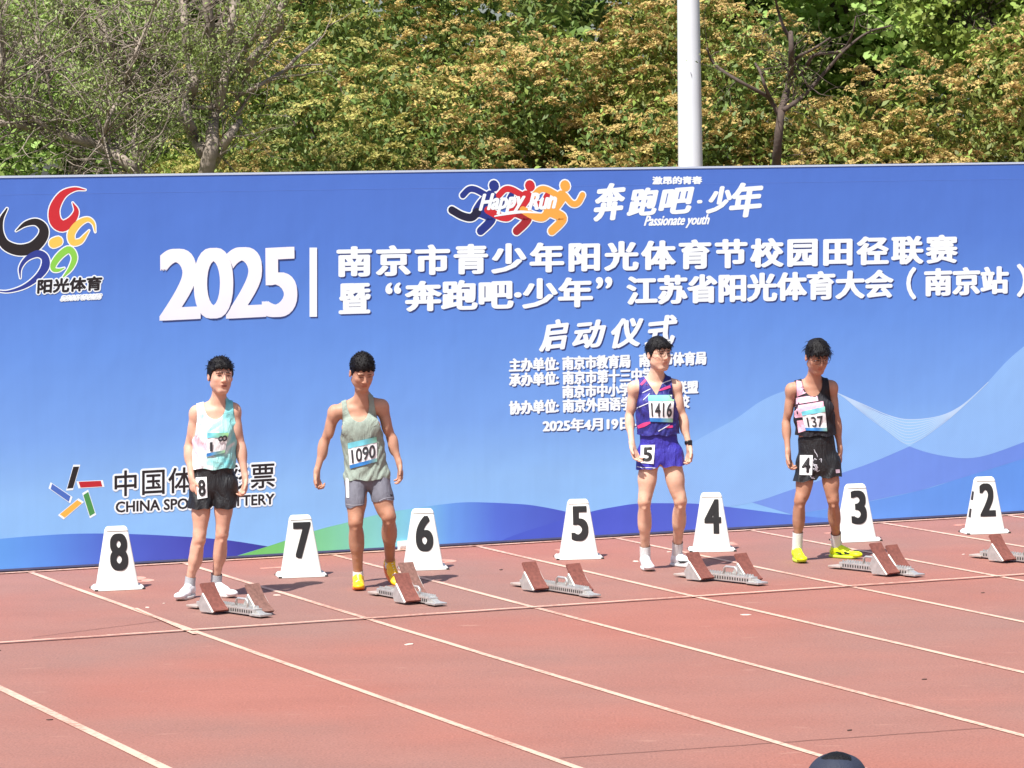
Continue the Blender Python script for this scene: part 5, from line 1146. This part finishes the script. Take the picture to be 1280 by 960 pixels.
def photinia(x, y, rad, top, mats, label, nl=26, dens=1.0, seed=0):
    r = np.random.RandomState(100 + seed); org = (x, y, 0); root = empty('photinia_shrub', org); tag(root, label, 'shrub', 'flowering shrubs behind the banner')
    zc = top * .56; C = []
    for i in range(nl):
        a = r.uniform(0, 2 * np.pi); v = r.uniform(-.75, 1); h_ = math.sqrt(max(0, 1 - v * v)); q = r.uniform(.55, 1.0)
        C.append((rad * q * h_ * math.cos(a), rad * q * h_ * math.sin(a), zc + (top - zc) * v * q - .25, r.uniform(.42, .72)))
    C.append((0, 0, zc, rad * .6)); C = np.array(C)
    FV = []; FF = []; LV = []; LFc = []; L2V = []; L2F = []; nF = nL = n2 = 0
    for cx, cy_, cz, cr2 in C:
        k = int(cr2 ** 2 * 140 * dens); d = r.normal(size=(k, 3)); d /= np.linalg.norm(d, axis=1, keepdims=True); d = d[d[:, 2] > -.15]; P = np.array((cx, cy_, cz)) + d * np.array((1, 1, .85)) * cr2 * r.uniform(.88, 1.08, (len(d), 1))
        Fr = rot_frames(len(P), .3, r); T = CY[r.randint(3)]; V, F = inst(T[0], T[1], P, Fr, r.uniform(.065, .115, len(P))); FV.append(V); FF.append(F + nF); nF += len(V)
        k = int(cr2 ** 2 * 820 * dens); d = r.normal(size=(k, 3)); d /= np.linalg.norm(d, axis=1, keepdims=True); P = np.array((cx, cy_, cz)) + d * cr2 * (r.uniform(0, 1, (k, 1)) ** .25) * .98 - np.array((0, 0, .05))
        V, F = inst(LEAF, LF, P, rot_frames(k, 1.3, r), r.uniform(.07, .13, k)); LV.append(V); LFc.append(F + nL); nL += len(V)
        k = int(cr2 ** 2 * 150 * dens); d = r.normal(size=(k, 3)); d[:, 2] = abs(d[:, 2]); d /= np.linalg.norm(d, axis=1, keepdims=True); P = np.array((cx, cy_, cz)) + d * cr2 * 1.0
        V, F = inst(LEAF, LF, P, rot_frames(k, .9, r), r.uniform(.06, .11, k)); L2V.append(V); L2F.append(F + n2); n2 += len(V)
    npmesh('leaves', np.concatenate(LV), np.concatenate(LFc), mats[0], root); npmesh('young_leaves', np.concatenate(L2V), np.concatenate(L2F), mats[1], root); npmesh('blossom_clusters', np.concatenate(FV), np.concatenate(FF), mats[2], root)
    paths = []
    for i in range(6):
        a = r.uniform(0, 2 * np.pi); e = (x + rad * .6 * math.cos(a), y + rad * .6 * math.sin(a), top * r.uniform(.45, .62)); m_ = (x + rad * .2 * math.cos(a), y + rad * .2 * math.sin(a), top * .35); paths.append(([(x, y, 0), m_, e], [.06, .04, .012]))
    trunk_mesh(paths, org, 'stems', M_bark2, root, 6)
def px2(x_, Y_): return at(x_, 100, Y_).x
SHR = [(330, 40.5, 1.5, 4.6, (M_leafA, M_leafC, M_flA), 'flowering shrub with ochre blossom right beside the twisted bare tree'),
       (440, 39.6, 1.5, 4.7, (M_leafA, M_leafB, M_flC), 'olive shrub with greenish blossom above the gap between banner logo and year'),
       (560, 41.0, 1.7, 5.6, (M_leafA, M_leafB, M_flA), 'tall dense shrub with ochre blossom above the running figures emblem'),
       (500, 38.6, 1.0, 3.9, (M_leafB, M_leafC, M_flC), 'low rounded shrub bulging forward over the banner edge left of the emblem'),
       (680, 40.2, 1.6, 5.1, (M_leafA, M_leafC, M_flB), 'flowering shrub with tan blossom above the brush lettering'),
       (620, 38.8, 1.0, 3.7, (M_leafA, M_leafB, M_flB), 'low shrub with pinkish tan blossom right above the emblem'),
       (790, 41.2, 1.7, 5.8, (M_leafB, M_leafC, M_flB), 'tall tan flowering shrub just left of the white lamp pole'),
       (760, 39.0, 1.0, 3.8, (M_leafA, M_leafC, M_flA), 'low flowering shrub touching the lamp pole on its left'),
       (920, 40.3, 1.5, 4.9, (M_leafA, M_leafC, M_flA), 'golden flowering shrub right of the pole behind the small bare tree'),
       (1020, 39.4, 1.3, 4.1, (M_leafB, M_leafB, M_flA), 'flowering shrub right of the small bare tree trunk'),
       (1120, 40.0, 1.4, 4.2, (M_leafA, M_leafC, M_flB), 'lower flowering shrub under the pale green broadleaf tree'),
       (1225, 39.4, 1.4, 4.75, (M_leafB, M_leafC, M_flB), 'reddish tan flowering shrub at the right photo edge'),
       (1330, 40.5, 1.7, 5.0, (M_leafA, M_leafC, M_flB), 'flowering shrub half cut by the right photo edge'),
       (400, 42.4, 1.8, 6.4, (M_leafA, M_leafB, M_flC), 'tallest olive shrub at the back, left of the flowering mass'),
       (640, 42.8, 1.9, 6.7, (M_leafA, M_leafC, M_flA), 'tall shrub at the back with ochre tips, reaching the top of the photo'),
       (490, 42.6, 1.7, 6.5, (M_leafA, M_leafC, M_flA), 'tall shrub at the back between the olive one and the middle ones'),
       (725, 42.5, 1.6, 6.3, (M_leafB, M_leafC, M_flB), 'tall tan tipped shrub at the back left of the lamp pole'),
       (230, 41.8, 1.5, 3.7, (M_leafC, M_leafC, M_flC), 'yellow green bush behind the twisted bare tree')]
for i, (x_, Y_, rad, top, ms, lab) in enumerate(SHR): photinia(px2(x_, Y_), Y_, rad, top, ms, lab, nl=22 if rad > 1.1 else 12, seed=i, dens=1.0 if Y_ < 42 else .6)

def grow_twigs(paths, n, ln, r, seed, droop=0.0, r0=.010):
    """thin wandering twigs that start on the limbs; returns tubes and the points where leaves sit"""
    rr = random.Random(seed); out = []; pts_l = []
    segs = [(Vector(p_[i]), Vector(p_[i + 1])) for p_, _ in paths for i in range(len(p_) - 1)]
    wts = [(b - a).length for a, b in segs]
    for _ in range(n):
        a, b = rr.choices(segs, wts)[0]; q = a.lerp(b, rr.random()); d = (b - a).normalized() * .5 + Vector((rr.gauss(0, .7), rr.gauss(0, .6), rr.gauss(.1, .5))); d.normalize(); L_ = ln * rr.uniform(.4, 1.2); pts = [q.copy()]; k = 5
        for i in range(k):
            d = (d + Vector((rr.gauss(0, .28), rr.gauss(0, .28), rr.gauss(.03 - droop, .25)))).normalized(); q = q + d * (L_ / k); pts.append(q.copy())
            for _j in range(3): pts_l.append(q + Vector((rr.gauss(0, .06), rr.gauss(0, .06), rr.gauss(0, .05))))
        out.append((pts, [r0 * (1 - i / (k + .6)) for i in range(k + 1)]))
    return out, pts_l
def limb(pxs, Y_, r0, r1, dys=None):
    n = len(pxs); pts = [tuple(at(p_[0], p_[1], Y_ + (dys[i] if dys else .25 * math.sin(i * 1.7 + p_[0])))) for i, p_ in enumerate(pxs)]; sp = cr_spline(pts, 4); m_ = len(sp); return ([tuple(q) for q in sp], [(r0 + (r1 - r0) * i / (m_ - 1)) * (1 + .07 * math.sin(i * 2.3)) for i in range(m_)])
def Z1(x, y): return (x / 2.977, y / 2.977)
def Z3(x, y): return (850 + x / 2.977, y / 2.977)
def bare_tree(name_lab, Y_, limbs, foot_px, nt, tl, nleaf, leaf_s, lm, bm_, seed, extra=None, r_foot=.15, tmpl=(LEAF, LF), r0=.010):
    org = at(foot_px[0], foot_px[1], Y_); org = (org.x, Y_, 0); root = empty('tree', org); tag(root, name_lab, 'tree')
    paths = [limb(p_, Y_, a, b) for p_, a, b in limbs]; foot = [(org[0], Y_, 0), (org[0] + .05, Y_, 1.4), paths[0][0][0]]
    trunk_mesh([(foot, [r_foot * 1.15, r_foot, paths[0][1][0]])] + paths[:1], org, 'trunk', bm_, root, 12)
    for p_ in paths[1:]: trunk_mesh([p_], org, 'limb', bm_, root, 10)
    tw, lp = grow_twigs(paths, nt, tl, .01, seed, r0=r0); tw2, lp2 = grow_twigs(tw, nt * 2, tl * .55, .005, seed + 1, r0=r0 * .55)
    trunk_mesh(tw + tw2, org, 'twigs', bm_, root, 4)['kind'] = 'stuff'
    r = np.random.RandomState(seed)
    if nleaf:
        P = np.array([tuple(q) for q in lp + lp2]); P = P[np.sin(P[:, 0] * 5.1 + 2 * np.sin(P[:, 2] * 4.3)) + np.sin(P[:, 2] * 6.7 + P[:, 1] * 3) > -.15]; P = P[r.randint(0, len(P), nleaf)] + r.normal(0, .07, (nleaf, 3)); V, F = inst(tmpl[0], tmpl[1], P - np.array(org), rot_frames(nleaf, 1.2, r), r.uniform(.7, 1.3, nleaf) * leaf_s); npmesh('leaves', V, F, lm, root)
    return root
M_fine = foliage_mat('leaf_fine_grey_green', rgb(142, 156, 88), .35, .3); M_lime = foliage_mat('leaf_pale_green', rgb(150, 174, 92), .3, .35)
bare_tree('twisted many-stemmed tree with peeling grey bark, left of the flowering shrubs', 37.2, [
    ([Z1(765, 660), Z1(775, 600), Z1(790, 540), Z1(790, 460), Z1(805, 380), Z1(800, 250), Z1(785, 130), Z1(765, -40)], .085, .05),
    ([Z1(760, 570), Z1(725, 510), Z1(695, 440), Z1(700, 370), Z1(722, 320), Z1(705, 230), Z1(690, 120), Z1(680, -40)], .075, .035),
    ([Z1(815, 400), Z1(832, 310), Z1(850, 200), Z1(860, 90), Z1(880, -40)], .05, .035),
    ([Z1(815, 380), Z1(860, 270), Z1(910, 190), Z1(955, 130), Z1(985, 50), Z1(1040, -30)], .04, .022),
    ([Z1(905, 290), Z1(945, 210), Z1(1000, 150), Z1(1045, 95), Z1(1040, 40), Z1(1075, -30)], .045, .03),
    ([Z1(790, 610), Z1(830, 540), Z1(865, 490), Z1(892, 452)], .065, .035),
    ([Z1(700, 400), Z1(760, 400), Z1(850, 395)], .025, .015), ([Z1(700, 190), Z1(735, 160), Z1(790, 75)], .025, .012),
    ([Z1(880, 430), Z1(950, 330), Z1(1010, 300)], .02, .008), ([Z1(1060, 262), Z1(1110, 210), Z1(1195, 138)], .022, .012), ([Z1(1058, 262), Z1(1110, 245), Z1(1200, 240)], .016, .007), ([Z1(880, 360), Z1(960, 320), Z1(1060, 262)], .024, .020),
    ], (262, 215), 110, .9, 5200, .045, M_fine, M_bark, 21, r_foot=.17)
bare_tree('leaning feathery tree with a tangle of fine twigs at the left photo edge', 36.4, [
    ([Z1(525, 660), Z1(480, 615), Z1(430, 580), Z1(380, 545), Z1(270, 512), Z1(170, 480), Z1(60, 465), Z1(-60, 445)], .065, .03),
    ([Z1(180, 480), Z1(120, 440), Z1(30, 420), Z1(-40, 330), Z1(-20, 180), Z1(-10, 20)], .025, .015), ([Z1(380, 545), Z1(400, 450), Z1(460, 330), Z1(500, 210), Z1(560, 60), Z1(590, -30)], .02, .012),
    ([Z1(0, 400), Z1(10, 250), Z1(0, 140), Z1(-30, 60)], .03, .02), ([Z1(270, 512), Z1(200, 400), Z1(170, 260), Z1(120, 100), Z1(60, -20)], .018, .010)
    ], (178, 222), 240, 1.1, 7500, .042, M_fine, M_bark, 33, r_foot=.12, r0=.012)
bare_tree('slender dark-stemmed tree between the leaning one and the twisted one', 38.4, [
    ([Z1(510, 660), Z1(512, 580), Z1(498, 480), Z1(470, 390), Z1(432, 260), Z1(400, 160), Z1(370, 40), Z1(350, -60)], .06, .03), ([Z1(470, 390), Z1(400, 270), Z1(330, 180), Z1(260, 90), Z1(200, -20)], .028, .012),
    ([Z1(480, 300), Z1(540, 330), Z1(610, 330)], .02, .008), ([Z1(450, 300), Z1(560, 380), Z1(590, 390)], .018, .008), ([Z1(432, 250), Z1(520, 180), Z1(600, 120), Z1(640, 20)], .022, .012), ([Z1(500, 470), Z1(580, 380), Z1(640, 250), Z1(660, 100)], .02, .01), ([Z1(330, 180), Z1(240, 170), Z1(120, 200), Z1(20, 190)], .016, .008)
    ], (171, 222), 230, 1.1, 7500, .045, M_fine, M_bark, 35, r_foot=.09, r0=.012)
bare_tree('small bare tree with forked dark branches right of the lamp pole', 37.0, [
    ([Z3(358, 625), Z3(362, 560), Z3(375, 430), Z3(395, 350), Z3(410, 285), Z3(414, 190), Z3(412, 120)], .05, .025),
    ([Z3(370, 430), Z3(335, 370), Z3(300, 345), Z3(200, 290), Z3(125, 235), Z3(100, 180)], .028, .010), ([Z3(412, 270), Z3(385, 240), Z3(358, 218)], .025, .010), ([Z3(412, 240), Z3(450, 205), Z3(500, 180), Z3(560, 140)], .022, .010),
    ([Z3(412, 290), Z3(460, 265), Z3(500, 205), Z3(600, 190), Z3(640, 130), Z3(655, 60)], .026, .008), ([Z3(385, 410), Z3(430, 380), Z3(480, 335), Z3(560, 245), Z3(620, 180), Z3(700, 120), Z3(790, 95)], .028, .008),
    ([Z3(355, 400), Z3(320, 330), Z3(300, 270), Z3(280, 235)], .022, .012), ([Z3(412, 150), Z3(385, 100), Z3(365, 40), Z3(352, -20)], .022, .010), ([Z3(480, 330), Z3(420, 200), Z3(470, 130)], .010, .005)
    ], (970, 215), 36, .7, 500, .05, M_fine, M_bark2, 41, r_foot=.07, r0=.007)
bare_tree('dark thin-stemmed tree rising from the shrubs in the top right corner', 41.5, [
    ([Z3(1232, 330), Z3(1230, 280), Z3(1215, 220), Z3(1175, 130), Z3(1155, 40), Z3(1148, -40)], .045, .022), ([Z3(1190, 160), Z3(1120, 120), Z3(1050, 60)], .018, .008), ([Z3(1210, 210), Z3(1260, 150), Z3(1310, 80)], .02, .01), ([Z3(930, 60), Z3(938, 0)], .05, .045), ([Z3(1050, 190), Z3(1060, 220), Z3(1055, 130), Z3(1020, 60)], .016, .008)
    ], (1268, 120), 90, .9, 9000, .075, M_leafC, M_bark2, 43, r_foot=.06, tmpl=(OVAL, OF))

def broadleaf(x, y, zc, rad, hgt_, lm, label, n, ls, seed, nl=20):
    r = np.random.RandomState(seed); org = (x, y, 0); root = empty('tree', org); tag(root, label, 'tree', 'broadleaf trees behind the shrubs'); V_ = []; F_ = []; nv = 0; paths = [([(x, y, 0), (x + .05, y, zc * .6), (x, y, zc + hgt_ * .5)], [.16, .12, .04])]
    for i in range(nl):
        d = r.normal(size=3); d /= np.linalg.norm(d); c = np.array((0, 0, zc)) + d * np.array((rad, rad, hgt_)) * r.uniform(.4, 1); cr2 = r.uniform(.45, .95); k = int(n / nl)
        dd = r.normal(size=(k, 3)); dd /= np.linalg.norm(dd, axis=1, keepdims=True); P = c + dd * cr2 * (r.uniform(0, 1, (k, 1)) ** .35) * np.array((1, 1, .7)); V, F = inst(OVAL, OF, P, rot_frames(k, .9, r), r.uniform(.7, 1.3, k) * ls); V_.append(V); F_.append(F + nv); nv += len(V)
        paths.append(([(x, y, zc * .7), (x + c[0] * .5, y + c[1] * .5, zc * .75 + c[2] * .2), (x + c[0], y + c[1], c[2])], [.06, .035, .01]))
    npmesh('crown', np.concatenate(V_), np.concatenate(F_), lm, root); trunk_mesh(paths, org, 'trunk', M_bark2, root, 7)
broadleaf(px2(1100, 45), 45, 5.4, 2.0, 1.7, M_lime, 'pale green broadleaf tree behind the shrubs in the upper right', 17000, .115, 51, 26)
broadleaf(px2(1235, 46), 46, 6.0, 1.9, 1.8, M_leafC, 'deeper green broadleaf tree in the top right corner behind the thin dark stem', 13000, .115, 52, 22)
broadleaf(px2(930, 47), 47, 6.6, 2.0, 1.6, M_leafA, 'dark green tree top above the golden shrub right of the pole', 13000, .10, 53, 20)
broadleaf(px2(90, 46), 46, 5.0, 2.4, 2.4, M_lime, 'light green tree seen through the twigs at the far left', 15000, .10, 54, 26)
broadleaf(px2(330, 46), 46, 5.8, 2.1, 2.0, M_leafB, 'olive green tree behind the twisted stems at the top', 14000, .10, 55, 24)
# dense woods closing the view
r = np.random.RandomState(77); n = 32000; P = np.stack([r.uniform(-14, 14, n), r.uniform(49, 54, n), r.uniform(0, 9.5, n)], 1); P[:, 1] += 1.2 * np.sin(P[:, 0] * 1.3) + .8 * np.sin(P[:, 2] * 2.1 + P[:, 0]); V, F = inst(OVAL, OF, P, rot_frames(n, 1.0, r), r.uniform(.20, .36, n))
tag(npmesh('woods', V, F, M_leafA), 'dark green mass of woods far behind the shrubs', 'woods', kind='stuff')

# ------------------------------------------------------------------ spectator in the stands seen from behind: only the cap reaches the picture
Yc = 12.0; top_ = at(1046, 942, Yc); cx, tz = top_.x, top_.z
hcx = np.array((cx, Yc, tz - .118)); seat = tz - .84
JJ = dict(head=hcx, neck=hcx + (0, -.03, -.19), shL=hcx + (-.18, -.03, -.27), shR=hcx + (.18, -.03, -.27), elL=hcx + (-.25, .05, -.53), elR=hcx + (.25, .05, -.53), wrL=hcx + (-.14, .28, -.56), wrR=hcx + (.14, .28, -.56), hipL=hcx + (-.09, -.02, -.74), hipR=hcx + (.09, -.02, -.74),
    knL=hcx + (-.14, .40, -.60), knR=hcx + (.14, .40, -.60), anL=np.array((cx - .13, Yc + .42, .10)), anR=np.array((cx + .13, Yc + .42, .10)), toeL=np.array((cx - .14, Yc + .60, .03)), toeR=np.array((cx + .14, Yc + .60, .03)))
PS = person(dict(id='e', J=JJ, org=(cx, Yc, 0), label='seated spectator seen from behind, only a navy cap showing at the bottom edge', skin=SK2, seed=6, h=.009, face=(.05, 1, -.05),
    hair=dict(side=.006, top=.004, rough=.001, line=.06, locks=0, len=.01), handL=dict(dir=(.3, 1, -.2), palm=(0, 0, -1), curl=.4), handR=dict(dir=(-.3, 1, -.2), palm=(0, 0, -1), curl=.4, flip=True),
    singlet=dict(hem=tz - .86, neck_w=.07, front=.03, back=.02, strap=.15, mat=M_navy, loose=.2), shorts=dict(grow=.016, fold=.004, hemL=tz - .95, hemR=tz - .95, waist=tz - .78, mat=M_cblack), feet=dict(sock=M_sock, sock_h=(.05, .05), mat=white_shoe, sole=sole_w, lace=lace_w)))
M_cap = mat('cap_navy', rgb(36, 42, 60), .75, .35, 160, .12, 14)
cf = Field(hcx - .2, hcx + .22, .004); hp_ = PS['hp']; cf.ell(hp_(0, -.008, .035), (.105, .118, .086), k=.01)
for k in range(6): a = k * math.pi / 3 + .3; cf.bump(hcx + np.array((.07 * math.cos(a), .08 * math.sin(a), .09)), .02, .0025 if k % 2 else -.003)
cf.ell(hp_(0, -.008, .121), (.010, .010, .006), k=.006)
cf.a = np.maximum(cf.a, ((hcx[2] + .02) - cf.grid()[2]).astype(np.float32)); V, F = cf.surface(); cap_ = npmesh('cap', V - PS['org'], F[:, ::-1], M_cap, PS['root'], True)
o_ = MB(); vs = []
for i in range(13):
    a = math.pi * i / 12
    for rr2, dz2 in ((.095, .022), (.175 if 0 < i < 12 else .10, .012)):
        q = hp_(math.cos(a) * .088, math.sin(a) * rr2 + .02, dz2); vs.append(q - PS['org'])
o_.add(vs + [v + np.array((0, 0, .004)) for v in vs], [(2 * i, 2 * i + 2, 2 * i + 3, 2 * i + 1) for i in range(12)] + [(26 + 2 * i, 26 + 2 * i + 1, 26 + 2 * i + 3, 26 + 2 * i + 2) for i in range(12)]); o_.build('cap_brim', M_cap, cap_, True)
stz = max(tz - .84 - .10, .08); st = empty('low_stool', (cx, Yc - .02, 0)); tag(st, 'low wooden stool under the seated spectator with the navy cap', 'stool')
m_ = MB(); m_.box((-.19, -.15, stz - .03), (.19, .17, stz)); m_.build('seat', mat('stool_wood', rgb(150, 120, 84), .7, var=.2), st, bevel=.006)
for sx in (-1, 1):
    for sy in (-1, 1): m_ = MB(); m_.tube([(sx * .16, sy * .12, 0), (sx * .15, sy * .11, stz - .031)], .014, 8); m_.build('leg', M_bark2, st)
